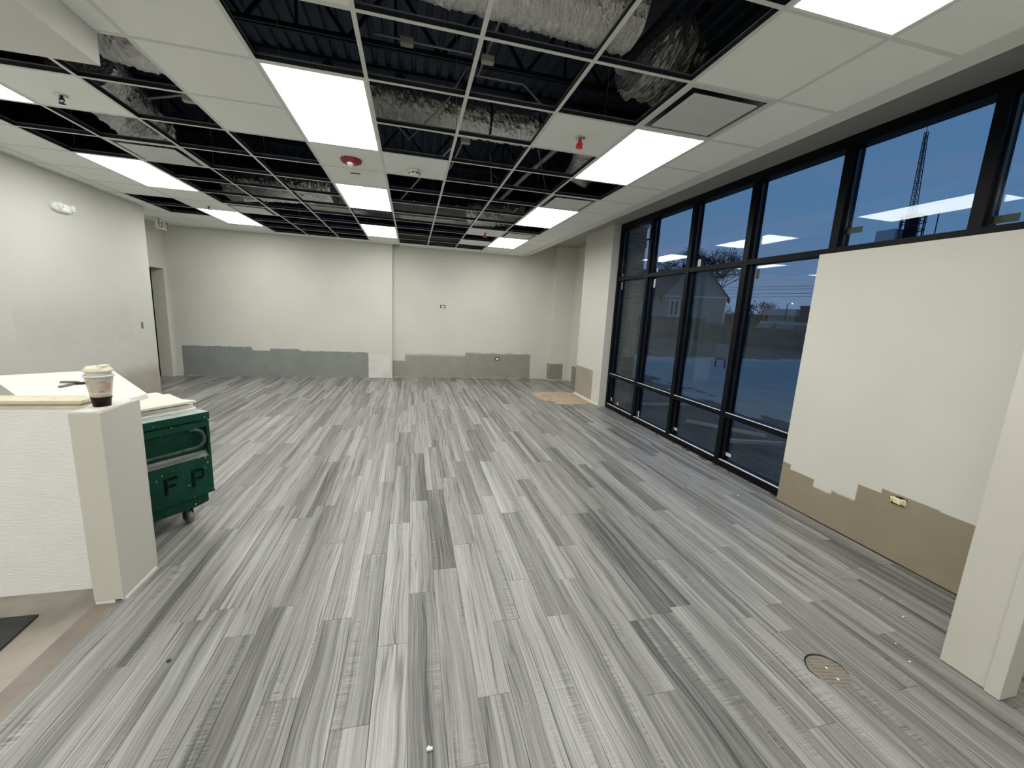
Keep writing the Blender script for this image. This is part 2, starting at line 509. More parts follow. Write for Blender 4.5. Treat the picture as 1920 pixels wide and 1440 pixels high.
# ================================================================== FLOOR
fb = MB()
fb.box(-6.2, 4.62, -6.0, 7.6, -0.16, -0.007)
floor = fb.obj('floor', m_concrete, kind='structure')
adh = MB()
adh.prism([(-0.80, -6.0), (-0.683, -6.0), (-0.683, -0.45), (-0.80, -0.45)], -0.0068, -0.0055)
adh.obj('adhesive_strip', m_adh, floor)

PW, PL = 0.1524, 1.2192
FX, FY, FZ = R2, R0, R1
def proj(p):
    d = [p[i] - CP[i] for i in range(3)]
    zc = sum(a * b_ for a, b_ in zip(R2, d))
    if zc < 0.05: return None
    return (960 + 764.07 * sum(a * b_ for a, b_ in zip(R0, d)) / zc, 720 + 764.07 * sum(a * b_ for a, b_ in zip(R1, d)) / zc, zc)
known = {0: -1.03 + 0.0, 1: -0.66, -2: -0.80, 4: -0.97, -4: -0.65, -1: -0.21, 2: -0.45, 3: -1.4, -3: -1.25}
planks = []
rp = random.Random(11)
for k in range(-35, 32):
    x0 = 0.733 + k * PW; x1 = x0 + PW
    if x0 >= 4.86 or x1 < -4.3: continue
    ymin = -5.95
    ymax = 7.165 if x0 > 0.45 else 7.03
    if x1 < -3.95: ymin, ymax = 5.25, 6.98
    elif x1 <= -0.60: ymin = -0.30
    if x0 < -0.68 < x1:
        planks.append((-0.68, x1, -1.62, -0.446, 0.35)); planks.append((-0.68, x1, -2.84, -1.62, 0.8)); ymin = -0.446
    if 4.36 < x0 < 4.5:
        for q in range(4): planks.append((x0, 4.4985, 0.118 + q * 0.985, 0.118 + (q + 1) * 0.985, rp.random()))
        for q in range(2): planks.append((x0, 4.4085, -1.92 + q * 1.018, -1.92 + (q + 1) * 1.018, rp.random()))
    if x0 > 4.36: ymin = 5.27
    if x0 > 4.5: ymax = 6.94
    elif x1 > 4.34: ymax = 6.95
    off = known.get(k, rp.uniform(-PL, 0))
    y = off
    while y > ymin: y -= PL
    while y < ymax:
        a, b_ = max(y, ymin), min(y + PL, ymax)
        if b_ - a > 0.03: planks.append((x0, x1, a, b_, rp.random()))
        y += PL
def in_view(pl):
    x0, x1, a, b_, _ = pl
    for yy in (a, (a + b_) / 2, b_):
        q = proj(((x0 + x1) / 2, yy, 0))
        if q and -40 < q[0] < 1960 and 500 < q[1] < 1480: return True
    return False
vis = [p for p in planks if in_view(p)]
vis.sort(key=lambda p: math.hypot((p[0] + p[1]) / 2 - CP[0], (p[2] + p[3]) / 2 - CP[1]))
singles = vis[:298]
sset = set(id(p) for p in singles)
rest = [p for p in planks if id(p) not in sset]
def plank_geo(mb, x0, x1, y0, y1):
    g = 0.0005; c = 0.0016
    lo, hi, top = -0.0065, -0.0011, 0.0
    vs = [(x0 + g, y0 + g, lo), (x1 - g, y0 + g, lo), (x1 - g, y1 - g, lo), (x0 + g, y1 - g, lo),
          (x0 + g, y0 + g, hi), (x1 - g, y0 + g, hi), (x1 - g, y1 - g, hi), (x0 + g, y1 - g, hi),
          (x0 + g + c, y0 + g + c, top), (x1 - g - c, y0 + g + c, top), (x1 - g - c, y1 - g - c, top), (x0 + g + c, y1 - g - c, top)]
    fs = [(0, 1, 5, 4), (1, 2, 6, 5), (2, 3, 7, 6), (3, 0, 4, 7), (4, 5, 9, 8), (5, 6, 10, 9), (6, 7, 11, 10), (7, 4, 8, 11), (8, 9, 10, 11)]
    mb.add(vs, fs)
for p in singles:
    mb = MB(); plank_geo(mb, *p[:4])
    c0 = ((p[0] + p[1]) / 2, (p[2] + p[3]) / 2, 0)
    me = mb.data('plank', m_plank, c0)
    a = me.attributes.new('rnd', 'FLOAT', 'FACE'); a.data.foreach_set('value', [p[4]] * len(me.polygons))
    o = D.objects.new('plank', me); COL.objects.link(o); o.parent = floor; o.location = c0
mb = MB(); vals = []
for p in rest:
    plank_geo(mb, *p[:4]); vals += [p[4]] * 9
o = mb.obj('far_planks', m_plank, floor, kind='stuff')
a = o.data.attributes.new('rnd', 'FLOAT', 'FACE'); a.data.foreach_set('value', vals)

# ================================================================== WALLS
def wall(name, mat, *boxes):
    mb = MB()
    for bx in boxes: mb.box(*bx)
    return mb.obj(name, mat, kind='structure')
ZT = 4.72
wall('wall_back_left', m_back_l, (-4.2, 0.452, 7.03, 7.5, -0.007, H + 0.0))
wall('wall_back_right', m_back_r, (0.452, 5.1, 7.17, 7.5, -0.007, 3.33))
wall('wall_pilaster', m_pil, (4.345, 4.87, 6.95, 7.169, -0.007, 3.315))
wall('wall_recess', m_rec, (4.87, 5.05, 5.26, 7.169, -0.007, 3.315))
wall('wall_jamb', m_jamb, (4.36, 4.625, 4.06, 5.2595, -0.007, 3.315), (4.625, 5.05, 5.02, 5.2595, -0.007, 3.315))
# left wall, slightly off the grid, ends at the alcove
mb = MB()
mb.add([(-3.05, -6, -0.007), (-3.29, 5.19, -0.007), (-4.3, 5.19, -0.007), (-4.3, -6, -0.007),
        (-3.05, -6, H), (-3.29, 5.19, H), (-4.3, 5.19, H), (-4.3, -6, H)],
       [(0, 3, 2, 1), (4, 5, 6, 7), (0, 1, 5, 4), (1, 2, 6, 5), (2, 3, 7, 6), (3, 0, 4, 7)])
wl_o = mb.obj('wall_left', m_left, kind='structure')
# alcove wall with door opening (y 6.02..6.93, z..2.19), 0.21 thick
wall('wall_alcove', m_wall, (-4.165, -3.95, 5.19, 6.02, -0.007, H), (-4.165, -3.95, 6.93, 7.03, -0.007, H), (-4.165, -3.95, 6.02, 6.93, 2.19, H))
# dark room behind the opening
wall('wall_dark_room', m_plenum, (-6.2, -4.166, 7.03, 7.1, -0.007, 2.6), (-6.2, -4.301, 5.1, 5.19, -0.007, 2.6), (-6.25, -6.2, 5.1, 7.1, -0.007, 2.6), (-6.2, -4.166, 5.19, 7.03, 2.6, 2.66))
# rear of the room (behind the camera) and the right side beyond the partition
wall('wall_rear', m_wall, (-4.3, 4.6, -6.15, -6.0, -0.007, H))
wall('wall_right', m_wall, (4.41, 4.62, -6.0, -1.93, -0.007, 3.315))
# partition in front of the storefront
ph = wall('wall_partition', m_hw, (4.41, 4.495, -1.92, 0.115, 0.009, 2.34))
# end post right of the partition: face + proud corner trim
mb = MB(); mb.bbox(3.625, 3.72, -1.828, -1.648, 0.004, H, 0.003); 
post_r = mb.obj('wall_end_post', m_post, kind='structure')
mb = MB(); mb.bbox(3.612, 3.735, -1.885, -1.829, 0.002, H, 0.003)
mb.obj('corner_trim', m_post, post_r)
# walls of the ceiling void
wall('wall_void', m_plenum, (-4.4, 5.1, 7.17, 7.5, 3.33, ZT), (-4.4, 0.452, 7.03, 7.17, H + 0.001, ZT), (-4.5, -4.3, -6.1, 7.2, H + 0.001, ZT), (4.56, 4.62, -6.1, 7.17, 3.451, ZT), (4.621, 5.06, 4.07, 7.17, 3.451, ZT), (-4.4, 4.6, -6.15, -6.0, H + 0.001, ZT))
# low half wall at the left with end post and timber cap
hw = MB(); hw.box(-3.1, -0.80, -0.30, -0.17, -0.006, 1.07)
hwall = hw.obj('wall_half', m_halfwall, kind='structure')
mb = MB(); mb.bbox(-0.797, -0.662, -0.452, -0.128, 0.012, 1.082, 0.003)
mb.obj('end_post', m_post, hwall)
mb = MB(); mb.prism([(-0.79, -0.445), (-0.70, -0.449), (-0.668, -0.40), (-0.672, -0.30), (-0.665, -0.21), (-0.70, -0.135), (-0.79, -0.14)], 1.0825, 1.0865)
mb.obj('torn_paper', m_white, hwall)
mb = MB(); mb.box(-3.1, -0.80, -0.306, -0.165, 1.0705, 1.083); mb.box(-3.1, -0.85, -0.282, -0.17, 1.083, 1.096); mb.box(-3.1, -0.83, -0.302, -0.165, 1.096, 1.112)
mb.obj('cap_board', m_wood, hwall)
mb = MB()
for (x0, x1, y0, y1) in ((-0.79, -0.70, -0.455, -0.448), (-0.676, -0.655, -0.44, -0.15)):
    mb.box(x0, x1, y0, y1, -0.004, 0.011)
mb.obj('base_shim', m_white, hwall)
# dropped bulkhead above the half wall
mb = MB(); mb.box(-3.12, -0.752, -6.0, 0.015, 2.89, H - 0.001)
mb.obj('trim_bulkhead', m_bulk, kind='structure')
# bulkhead strip and raised pocket along the storefront
wall('trim_fascia', m_bulk, (3.512, 3.63, -6.0, 7.17, H - 0.004, 3.33))
m_pocket = wall_mat('shaded_pocket_paint', 'x', [], base=(0.33, 0.335, 0.31))  # same paint darkened, the pocket's shade put into the colour
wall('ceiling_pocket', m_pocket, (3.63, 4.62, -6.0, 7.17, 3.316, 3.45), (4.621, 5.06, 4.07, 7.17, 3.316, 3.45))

# ================================================================== CEILING GRID
i_left, i_right = -6, 5
openc = set()
for i, rows in {0: [-1, 6, 7], 1: [-2, -1, 0, 1, 3, 4, 5, 6, 7, 8, 9, 10], 2: list(range(-4, 11)), 3: [-4, -3, -2, -1, 1, 2, 3, 4, 5, 6, 8, 10],
                4: [2, 6], -1: list(range(2, 11)), -2: list(range(0, 11)), -3: [0, 2, 4, 5, 6, 8, 9, 10], -4: [2, 3], -5: [7, 8]}.items():
    for j in rows: openc.add((i, j))
lights = [(i, j) for i in (-4, 0, 4) for j in (0, 4, 8)] + [(4, -4)]
vents = [(4, -1), (4, 3), (4, 7), (-3, 3), (-3, 7)]
taken = set(vents)
for i, j in lights: taken |= {(i, j), (i, j + 1)}
JMIN = -4
def wall_x_left(y):
    return -3.05 - (y + 6) * (0.24 / 11.19) if y < 5.19 else -3.95
def y_end(i):
    return 7.03 if i < 1 else 7.17
cei = MB()  # perimeter wall angles
cei.box(3.49, 3.512, JMIN * T, 7.17, H - 0.0015, H + 0.001)
cei.box(0.455, 3.512, 7.145, 7.17, H - 0.0015, H + 0.001); cei.box(-3.95, 0.452, 7.005, 7.03, H - 0.0015, H + 0.001)
cei.add([(-3.29, 5.19, H - 0.0015), (-3.265, 5.19, H - 0.0015), (wall_x_left(0.02) + 0.025, 0.02, H - 0.0015), (wall_x_left(0.02), 0.02, H - 0.0015)], [(0, 1, 2, 3)])
ceiling = cei.obj('ceiling', m_tee, kind='structure')
# rear panel behind the camera
mb = MB(); mb.box(-3.2, 3.51, -6.0, JMIN * T, H, H + 0.02)
mb.obj('rear_panel', m_tile, ceiling)
FW = 0.0119
def tee_profile_y(mb, x, y0, y1):
    mb.box(x - FW, x + FW, y0, y1, H - 0.0005, H + 0.0012)
def main_web(mb, x, y0, y1):
    mb.box(x - 0.0015, x + 0.0015, y0, y1, H + 0.0012, H + 0.036)
m_web = M('tee_web', (0.020, 0.024, 0.032), 0.5, 0.0, vary=0.2, spec=0.2)  # galvanised web coloured dark to carry its shade
m_bulb = M('tee_bulb', (0.17, 0.18, 0.20), 0.4, 0.2, vary=0.1)  # bulb coloured lighter to paint the highlight line above the web
for i in range(-5, 6):
    x = i * T
    y0 = 0.016 if x < -0.76 else JMIN * T
    y1 = y_end(i)
    if i == -6: y0 = 5.19
    mb = MB(); tee_profile_y(mb, x, y0, y1)
    mt = mb.obj('main_tee', m_tee, ceiling)
    mb = MB(); main_web(mb, x, y0, y1); mb.obj('tee_web', m_web, mt); mb = MB(); mb.box(x - 0.0035, x + 0.0035, y0, y1, H + 0.036, H + 0.043); mb.obj('tee_bulb', m_bulb, mt)
mb = MB(); tee_profile_y(mb, -6 * T, 5.2, 7.03); mb.obj('main_tee', m_tee, ceiling)
# cross tees: one shared pair of meshes for full lengths
mb = MB(); mb.box(FW, T - FW, -FW, FW, -0.0005, 0.0012); me_ct = mb.data('cross_tee', m_tee)
mb = MB(); mb.box(0.002, T - 0.002, -0.0012, 0.0012, 0.0012, 0.030); me_cw = mb.data('tee_web', m_web); mb = MB(); mb.box(0.002, T - 0.002, -0.0035, 0.0035, 0.030, 0.037); me_cb = mb.data('tee_bulb', m_bulb)
mid_light = set((i, j + 1) for i, j in lights)
for i in range(-6, 6):
    for j in range(JMIN + 1, 12):
        y = j * T
        if y >= y_end(i) - 0.05 or (i, j) in mid_light: continue
        xa, xb = i * T, (i + 1) * T
        if i < -2 and y < 0.03: continue
        xa = max(xa, wall_x_left(y) + 0.02); xb = min(xb, 3.50)
        if xb - xa < 0.05: continue
        o = D.objects.new('cross_tee', me_ct); COL.objects.link(o); o.parent = ceiling
        o.location = (xa, y, H); o.scale = ((xb - xa) / T, 1, 1)
        if (i, j) in openc or (i, j - 1) in openc:
            w_ = D.objects.new('tee_web', me_cw); COL.objects.link(w_); w_.parent = o
            w_ = D.objects.new('tee_bulb', me_cb); COL.objects.link(w_); w_.parent = o
# tiles
mb = MB(); s_ = T - 0.006
mb.box(0.003, s_ + 0.003, 0.003, s_ + 0.003, 0.0015, 0.017)
me_tile = mb.data('ceiling_tile', m_tile)
for i in range(-6, 6):
    for j in range(JMIN, 12):
        if (i, j) in openc or (i, j) in taken: continue
        ya, yb = j * T, min((j + 1) * T, y_end(i))
        if i < -2 and yb < 0.1: continue
        if i == -2 and j < -2: continue
        xa, xb = i * T, min((i + 1) * T, 3.51)
        xl = wall_x_left((ya + yb) / 2)
        if i == -6:
            xa = max(xa, xl) if ya > 5.0 else xl
        if xb - xa < 0.04 or yb - ya < 0.04: continue
        o = D.objects.new('ceiling_tile', me_tile); COL.objects.link(o); o.parent = ceiling
        o.location = (xa, ya, H); o.scale = ((xb - xa) / T, (yb - ya) / T, 1)
mb = MB(); mb.box(-3.95, -6 * T, 5.2, 7.03, H + 0.0015, H + 0.017)
mb.obj('ceiling_tile', m_tile, ceiling)
mb = MB(); mb.box(-6 * T + 0.003, -3.29, 5.193, 9 * T - 0.003, H + 0.0015, H + 0.017)
mb.obj('ceiling_tile', m_tile, ceiling)

# ------------------------------------------------------------------ lights
LNAME = {(-4, 0): 'LED panel at the left frame edge, beside the dropped bulkhead', (-4, 4): 'second LED panel in the left row, above the wall emergency light',
         (-4, 8): 'LED panel farthest back in the left row, near the exit sign',
         (0, -4): 'LED panel of the middle row overhead, behind the first open cell', (0, 0): 'largest LED panel in the middle row, next to open grid cells',
         (0, 4): 'LED panel behind the red fire strobe, middle row', (0, 8): 'LED panel of the middle row closest to the back wall',
         (4, -4): 'LED panel cut by the top right frame corner, above the windows', (4, 0): 'LED panel beside the red capped sprinkler and square diffuser, window row',
         (4, 4): 'second farthest LED panel in the window side row', (4, 8): 'smallest LED panel in the window side row, near the back wall'}
lsrc = None
def make_light(i, j):
    t = empty('ceiling_light', (i * T + T / 2, j * T + T, H), LNAME.get((i, j), 'LED panel'), 'ceiling light', 'white LED panels in the grid')
    fr = MB(); w, l_ = 0.297, 0.602
    for (x0, x1, y0, y1) in ((-w, w, -l_, -l_ + 0.016), (-w, w, l_ - 0.016, l_), (-w, -w + 0.016, -l_ + 0.016, l_ - 0.016), (w - 0.016, w, -l_ + 0.016, l_ - 0.016)):
        fr.box(x0, x1, y0, y1, -0.003, 0.012)
    fr.box(-w, w, -l_, l_, 0.013, 0.03)
    fr.obj('frame', m_fixture, t, local=True)
    df = MB(); df.add([(-w + 0.015, -l_ + 0.015, -0.0005), (w - 0.015, -l_ + 0.015, -0.0005), (w - 0.015, l_ - 0.015, -0.0005), (-w + 0.015, l_ - 0.015, -0.0005)], [(0, 3, 2, 1)])
    df.obj('diffuser', m_lamp, t, local=True)
    return t
for n_, (i, j) in enumerate(lights):
    if lsrc is None: lsrc = make_light(i, j)
    else: copy_tree(lsrc, (i * T + T / 2, j * T + T, H), label=LNAME[(i, j)])
for i, j in ((-1, -7), (-1, -9.2), (2, -9.2)):      # unseen panels added to brighten the faces turned toward the camera
    if True:
        copy_tree(lsrc, (i * T + T / 2, j * T + T, H - 0.012), label='added unseen LED panel behind the viewpoint, %s of its row, %s' % ({-1: 'left', 2: 'right'}[i], {-7: 'nearer', -9.2: 'farther'}[j]))
for j in (-5, -9):   # two unseen panels added in the left bulkhead to brighten the half wall
    copy_tree(lsrc, (-3.4 * T + T / 2, j * T + T, 2.89 - 0.012), label='added unseen LED panel in the lowered bulkhead behind the viewpoint, %s' % ('nearer' if j == -5 else 'farther'))

# ------------------------------------------------------------------ square plaque diffusers
VNAME = {(4, -1): 'large white square air diffuser nearest the windows, in front of the lit panel', (4, 3): 'white square air diffuser in the window row, between two LED panels and mid room',
         (4, 7): 'farthest white square air diffuser in the window row', (-3, 3): 'white square air diffuser in the left rows, beside the lit panel above the emergency light',
         (-3, 7): 'small far white square air diffuser in the left rows, beside the farthest lit panel'}
def make_vent(i, j):
    t = empty('air_diffuser', (i * T + T / 2, j * T + T / 2, H), VNAME[(i, j)], 'air vent', 'square plaque diffusers in the ceiling grid')
    a, c = 0.297, 0.268
    fr = MB()
    for (x0, x1, y0, y1) in ((-a, a, -a, -c), (-a, a, c, a), (-a, -c, -c, c), (c, a, -c, c)): fr.box(x0, x1, y0, y1, -0.002, 0.004)
    fr.obj('frame', m_vent, t, local=True)
    # curved cone: rounded-square rings rising into the recess
    rings = []
    for (s, z, rr) in ((0.268, 0.003, 0.05), (0.255, 0.028, 0.07), (0.225, 0.055, 0.09), (0.17, 0.075, 0.09)):
        ring = []
        for q in range(4):
            cx, cy = [(1, 1), (-1, 1), (-1, -1), (1, -1)][q]
            for k in range(6):
                an = math.pi / 2 * q + math.pi / 2 * k / 5
                ring.append((cx * (s - rr) + rr * math.cos(an), cy * (s - rr) + rr * math.sin(an), z))
        rings.append(ring)
    cn = MB(); n = len(rings[0]); vs = [v for r_ in rings for v in r_]
    fs = [(g * n + k, (g + 1) * n + k, (g + 1) * n + (k + 1) % n, g * n + (k + 1) % n) for g in range(3) for k in range(n)]
    fs.append(tuple(range(3 * n, 4 * n)))
    cn.add(vs, fs, True)
    cn.obj('cone', m_vent_shade, t, local=True)
    pl = MB(); pl.bbox(-0.228, 0.228, -0.228, 0.228, -0.012, -0.004, 0.003)
    pl.box(-0.01, 0.01, -0.01, 0.01, -0.004, 0.075)
    pl.obj('plaque', m_vent, t, local=True)
    return t
vs0 = make_vent(*vents[0])
for (i, j) in vents[1:]: copy_tree(vs0, (i * T + T / 2, j * T + T / 2, H), label=VNAME[(i, j)])

# ================================================================== VOID ABOVE THE CEILING
dk = MB()
ZD = 4.62
x = -4.4; prof = []
while x < 4.7:
    prof += [(x, ZD), (x + 0.085, ZD), (x + 0.100, ZD + 0.038), (x + 0.137, ZD + 0.038)]
    x += 0.152
vs = [(p[0], -6.1, p[1]) for p in prof] + [(p[0], 7.5, p[1]) for p in prof]
n = len(prof)
dk.add(vs, [(i, n + i, n + i + 1, i + 1) for i in range(n - 1)])
dk.box(-4.5, 4.64, -6.15, 7.5, ZD + 0.06, ZD + 0.16)
deck = dk.obj('roof_deck', m_deck, kind='structure')
for yj in (-1.5, 0.02, 1.55, 3.07, 4.6, 6.1):
    mb = MB()
    for dy in (-0.025, 0.025):
        mb.box(-4.3, 4.6, yj + dy - 0.014, yj + dy + 0.014, 4.05, 4.085)
    jo = mb.obj('joist', m_steel, deck)
    mb = MB()
    mb.box(-4.3, 4.6, yj - 0.05, yj + 0.05, ZD - 0.035, ZD - 0.001)
    mb.obj('top_chord', m_steel, jo)
    mb = MB(); xx = -4.2 + (0.3 if yj > 0 else 0)
    while xx < 4.3:
        mb.bar((xx, yj, 4.07), (xx + 0.42, yj, ZD - 0.02), 0.03, 0.03)
        mb.bar((xx + 0.42, yj, 4.07 if False else 4.07), (xx + 0.42, yj, ZD - 0.02), 0.022, 0.022)
        mb.bar((xx + 0.84, yj, 4.07), (xx + 0.42, yj, ZD - 0.02), 0.03, 0.03)
        xx += 0.84
    mb.obj('web_bars', m_steel, jo)

def wrinkled(pts, r, seed, amp=0.05, ring=0.02, seg=44, sub=34):
    P = [Vector(p) for p in pts]; Q = []
    for a, b_ in zip(P[:-1], P[1:]):
        for s in range(sub): Q.append(a.lerp(b_, s / sub))
    Q.append(P[-1])
    if isinstance(r, list):
        rr0 = r; r = [rr0[min(len(rr0) - 1, int(i * len(rr0) / len(Q)))] for i in range(len(Q))]
    def rf(i, k, rr):
        an = 2 * math.pi * k / seg
        cx, cy = math.cos(an), math.sin(an)
        v = mnoise.noise(Vector((i * 0.10, cx * 1.3 + seed * 3.1, cy * 1.3)))
        v2 = 0.7 - 2.6 * abs(mnoise.noise(Vector((i * 0.62, cx * 1.5 + seed, cy * 1.5 + 5))))
        v3 = mnoise.noise(Vector((i * 0.5, cx * 6.0, cy * 6.0 + seed)))
        return rr * (1 + amp * v + (amp * 0.9 + ring) * (v2 + 0.7 * v3))
    mb = MB(); mb.tube(Q, r, seg, False, True, rf)
    return mb
def arc(p0, p1, p2, n=6):
    p0, p1, p2 = Vector(p0), Vector(p1), Vector(p2)
    return [((1 - t) ** 2) * p0 + 2 * t * (1 - t) * p1 + t * t * p2 for t in [i / n for i in range(n + 1)]]
def duct(label, pts, r, seed, amp=0.06, ring=0.02, strap=None):
    o = wrinkled(pts, r, seed, amp, ring).obj('foil_duct', m_foil, origin=tuple(pts[0]))
    tag(o, label, 'duct')
    if strap:
        mb = MB()
        for (c, ax) in strap:
            ring_ = []
            for k in range(17):
                an = 2 * math.pi * k / 16
                ring_.append((c[0], c[1] + (r * 1.06) * math.cos(an), c[2] + (r * 1.06) * math.sin(an)) if ax == 'X' else
                             (c[0] + (r * 1.06) * math.cos(an), c[1], c[2] + (r * 1.06) * math.sin(an)))
            mb.tube(ring_, 0.012, 6)
        mb.obj('strap', m_steel, o)
    return o
duct('large silver foil duct overhead, crossing the nearest open cells', [(0.35, -0.20, 3.75), (1.0, -0.20, 3.66), (1.7, -0.20, 3.63), (2.25, -0.18, 3.63)], 0.22, 1, 0.05, 0.012)
duct('crumpled foil duct boot drooping behind a black pipe, top right cell', [tuple(p) for p in arc((2.42, -0.02, 3.55), (2.75, 0.02, 3.50), (3.05, 0.14, 3.30), 4)], [0.27 - 0.003 * i for i in range(41)], 2, 0.16, 0.01)
duct('long silver foil duct across the second row of open middle cells', [(0.35, 1.50, 3.60), (0.9, 1.50, 3.56), (1.5, 1.50, 3.54), (2.10, 1.50, 3.54)], 0.155, 3, 0.07, 0.012, [((1.62, 1.50, 3.54), 'X')])
duct('bent foil elbow beside the red pipe fittings, near the capped sprinkler', [tuple(p) for p in arc((2.62, 1.55, 3.62), (2.95, 1.85, 3.60), (2.80, 2.05, 3.30), 4)], 0.15, 4, 0.08, 0.03)
duct('foil duct end above the dark cell beyond the lit window side panel', [(2.95, 2.2, 3.45), (2.95, 1.9, 3.5)], 0.14, 9, 0.08, 0.03)
duct('foil duct beside the dropped bulkhead, upper left', [(-1.50, 0.98, 3.60), (-1.10, 1.04, 3.54), (-0.55, 1.10, 3.52)], 0.19, 5, 0.09, 0.015)
duct('foil sleeved duct running back over the left open cells', [(-1.75, 1.55, 3.55), (-1.83, 2.1, 3.48), (-1.90, 2.75, 3.42)], 0.22, 6, 0.09, 0.02)
duct('far foil duct crossing the rear left open cells', [(-2.05, 5.25, 3.50), (-1.4, 5.0, 3.50), (-0.8, 4.85, 3.50), (-0.35, 4.75, 3.5)], 0.21, 7, 0.08, 0.015)
duct('far foil duct over the rear right cells next to the LED panels', [(1.95, 5.3, 3.50), (2.4, 5.1, 3.48), (2.95, 4.85, 3.48)], 0.20, 8, 0.08, 0.015)
# rectangular sheet metal trunk far back
mb = MB(); mb.bbox(-0.9, 2.2, 5.35, 5.75, 3.35, 3.62, 0.01)
for xx in (-0.2, 0.9, 1.7): mb.box(xx, xx + 0.03, 5.335, 5.765, 3.335, 3.635)
o = mb.obj('metal_trunk', m_galv, origin=(0.6, 5.5, 3.35)); tag(o, 'long rectangular sheet metal trunk above the far open cells', 'duct')
def pipe(name, label, pts, r, mat, cat, parts=None):
    mb = MB(); mb.tube(pts, r, 12)
    o = mb.obj(name, mat, origin=tuple(pts[0])); tag(o, label, cat); return o
p1 = pipe('sprinkler_pipe', 'black iron sprinkler pipe in front of the crumpled foil boot', [(2.36, 0.12, 3.50), (2.42, -0.10, 3.56), (2.50, -0.6, 3.62), (2.6, -1.4, 3.64)], 0.038, m_steel, 'pipe')
mb = MB(); mb.lathe((2.355, 0.128, 3.50), [(0, 0), (0.044, 0), (0.044, 0.05), (0, 0.05)], 14, 'Y'); mb.obj('end_cap', m_conduit, p1)
p2 = pipe('sprinkler_pipe', 'grey branch pipe with red fittings running back from the capped sprinkler', [(2.38, 4.6, 3.62), (2.45, 3.2, 3.62), (2.55, 1.9, 3.62)], 0.030, m_conduit, 'pipe')
mb = MB(); mb.tube([(2.46, 1.9, 3.63), (2.7, 1.93, 3.63)], 0.045, 10); mb.tube([(2.82, 1.88, 3.63), (2.93, 1.9, 3.62)], 0.05, 10); mb.obj('red_fitting', m_redcap, p2)
p3 = pipe('sprinkler_pipe', 'dark branch pipe dropping toward the diffuser nearest the windows', [(2.95, 0.05, 3.95), (2.72, 0.55, 3.70), (2.62, 0.80, 3.56)], 0.030, m_steel, 'pipe')
cables = [
    ('grey conduit with a pale junction box over the second open middle cell', [(1.60, 0.02, 3.95), (1.53, 0.6, 3.9), (1.50, 1.0, 3.88), (1.47, 1.35, 3.86)], (1.50, 0.95, 3.80)),
    ('conduit whose pale junction box hangs near the largest LED panel', [(0.55, 1.30, 4.02), (1.0, 1.28, 4.00), (1.4, 1.28, 4.0)], (0.83, 1.15, 3.92)),
    ('thin conduit with a pale box above the smoke detector side cells', [(1.48, 2.35, 3.70), (1.44, 2.9, 3.68), (1.40, 3.4, 3.66)], (1.49, 2.35, 3.66)),
    ('conduit dropping diagonally to the grid above the capped sprinkler', [(1.45, 1.45, 3.92), (1.95, 1.45, 3.92), (2.35, 1.3, 3.5), (2.55, 1.2, 3.3)], None),
    ('thin grey conduit with a small box over the left open cells', [(-1.55, 2.05, 3.50), (-1.1, 1.85, 3.52), (-0.75, 1.75, 3.6)], (-1.12, 1.86, 3.48)),
    ('loose dark cable looping in front of the long foil duct', [(0.70, 1.20, 3.32), (0.85, 1.32, 3.22), (0.98, 1.26, 3.34), (1.2, 1.15, 3.55), (1.35, 1.1, 3.8)], None),
    ('long straight conduit behind the smoke detector tile', [(1.35, 2.2, 3.55), (1.0, 3.4, 3.5), (0.7, 4.6, 3.46)], None),
    ('loose wire hanging over the far right open cells', [(1.9, 3.0, 3.8), (1.95, 3.05, 3.4), (2.0, 3.02, 3.35), (2.03, 3.05, 3.5), (1.98, 3.2, 3.6)], None),
    ('wire slung between hangers over the window side cells', [(2.3, 2.2, 3.8), (2.6, 2.7, 3.45), (2.9, 3.3, 3.25)], None),
]
for lab, pts, bx in cables:
    o = pipe('conduit', lab, pts, 0.011 if bx or 'conduit' in lab else 0.006, m_conduit, 'conduit')
    if bx:
        mb = MB(); mb.bbox(bx[0] - 0.055, bx[0] + 0.055, bx[1] - 0.03, bx[1] + 0.03, bx[2] - 0.03, bx[2] + 0.03, 0.008)
        mb.obj('junction_box', M('pale_box', (0.55, 0.54, 0.49), 0.5), o)
# hanger wires of the grid: one part of the ceiling
hm = MB(); rh = random.Random(5)
for i in range(-4, 5, 2):
    for j in range(1, 11, 3):
        xx, yy = i * T, j * T + rh.uniform(-0.1, 0.1)
        hm.tube([(xx, yy, H + 0.04), (xx + rh.uniform(-0.04, 0.04), yy, ZD - 0.02)], 0.0022, 4)
hm.obj('hanger_wires', m_conduit, ceiling, kind='stuff')

# ------------------------------------------------------------------ ceiling devices
st = empty('fire_strobe', (0.315, 1.55, H), 'round dark red fire alarm strobe on a white tile between two LED panels', 'fire alarm')
mb = MB(); mb.lathe((0, 0, 0), [(0, 0), (0.095, 0), (0.097, -0.008), (0.088, -0.028), (0.06, -0.042), (0, -0.046)], 32); mb.obj('body', m_red, st, local=True)
mb = MB(); mb.lathe((-0.005, -0.035, -0.038), [(0.032, 0), (0.030, -0.014), (0.020, -0.026), (0, -0.030)], 20); mb.obj('lens', m_clear, st, local=True)
mb = MB(); letters(mb, 'FIRE', lambda u, v, w: (0.02 + u, 0.022 - v * 0.0 + v, -0.0435 - w), 0.018, 0.35, 0.0015); mb.obj('lettering', m_plastic, st, local=True)
sm = empty('smoke_detector', (0.905, 1.615, H), 'round white smoke detector with dark slots on the tile right of the fire strobe', 'smoke detector')
mb = MB(); mb.lathe((0, 0, 0), [(0, 0), (0.062, 0), (0.062, -0.014), (0.052, -0.018), (0.046, -0.042), (0.036, -0.050), (0, -0.052)], 28); mb.obj('body', m_plastic, sm, local=True)
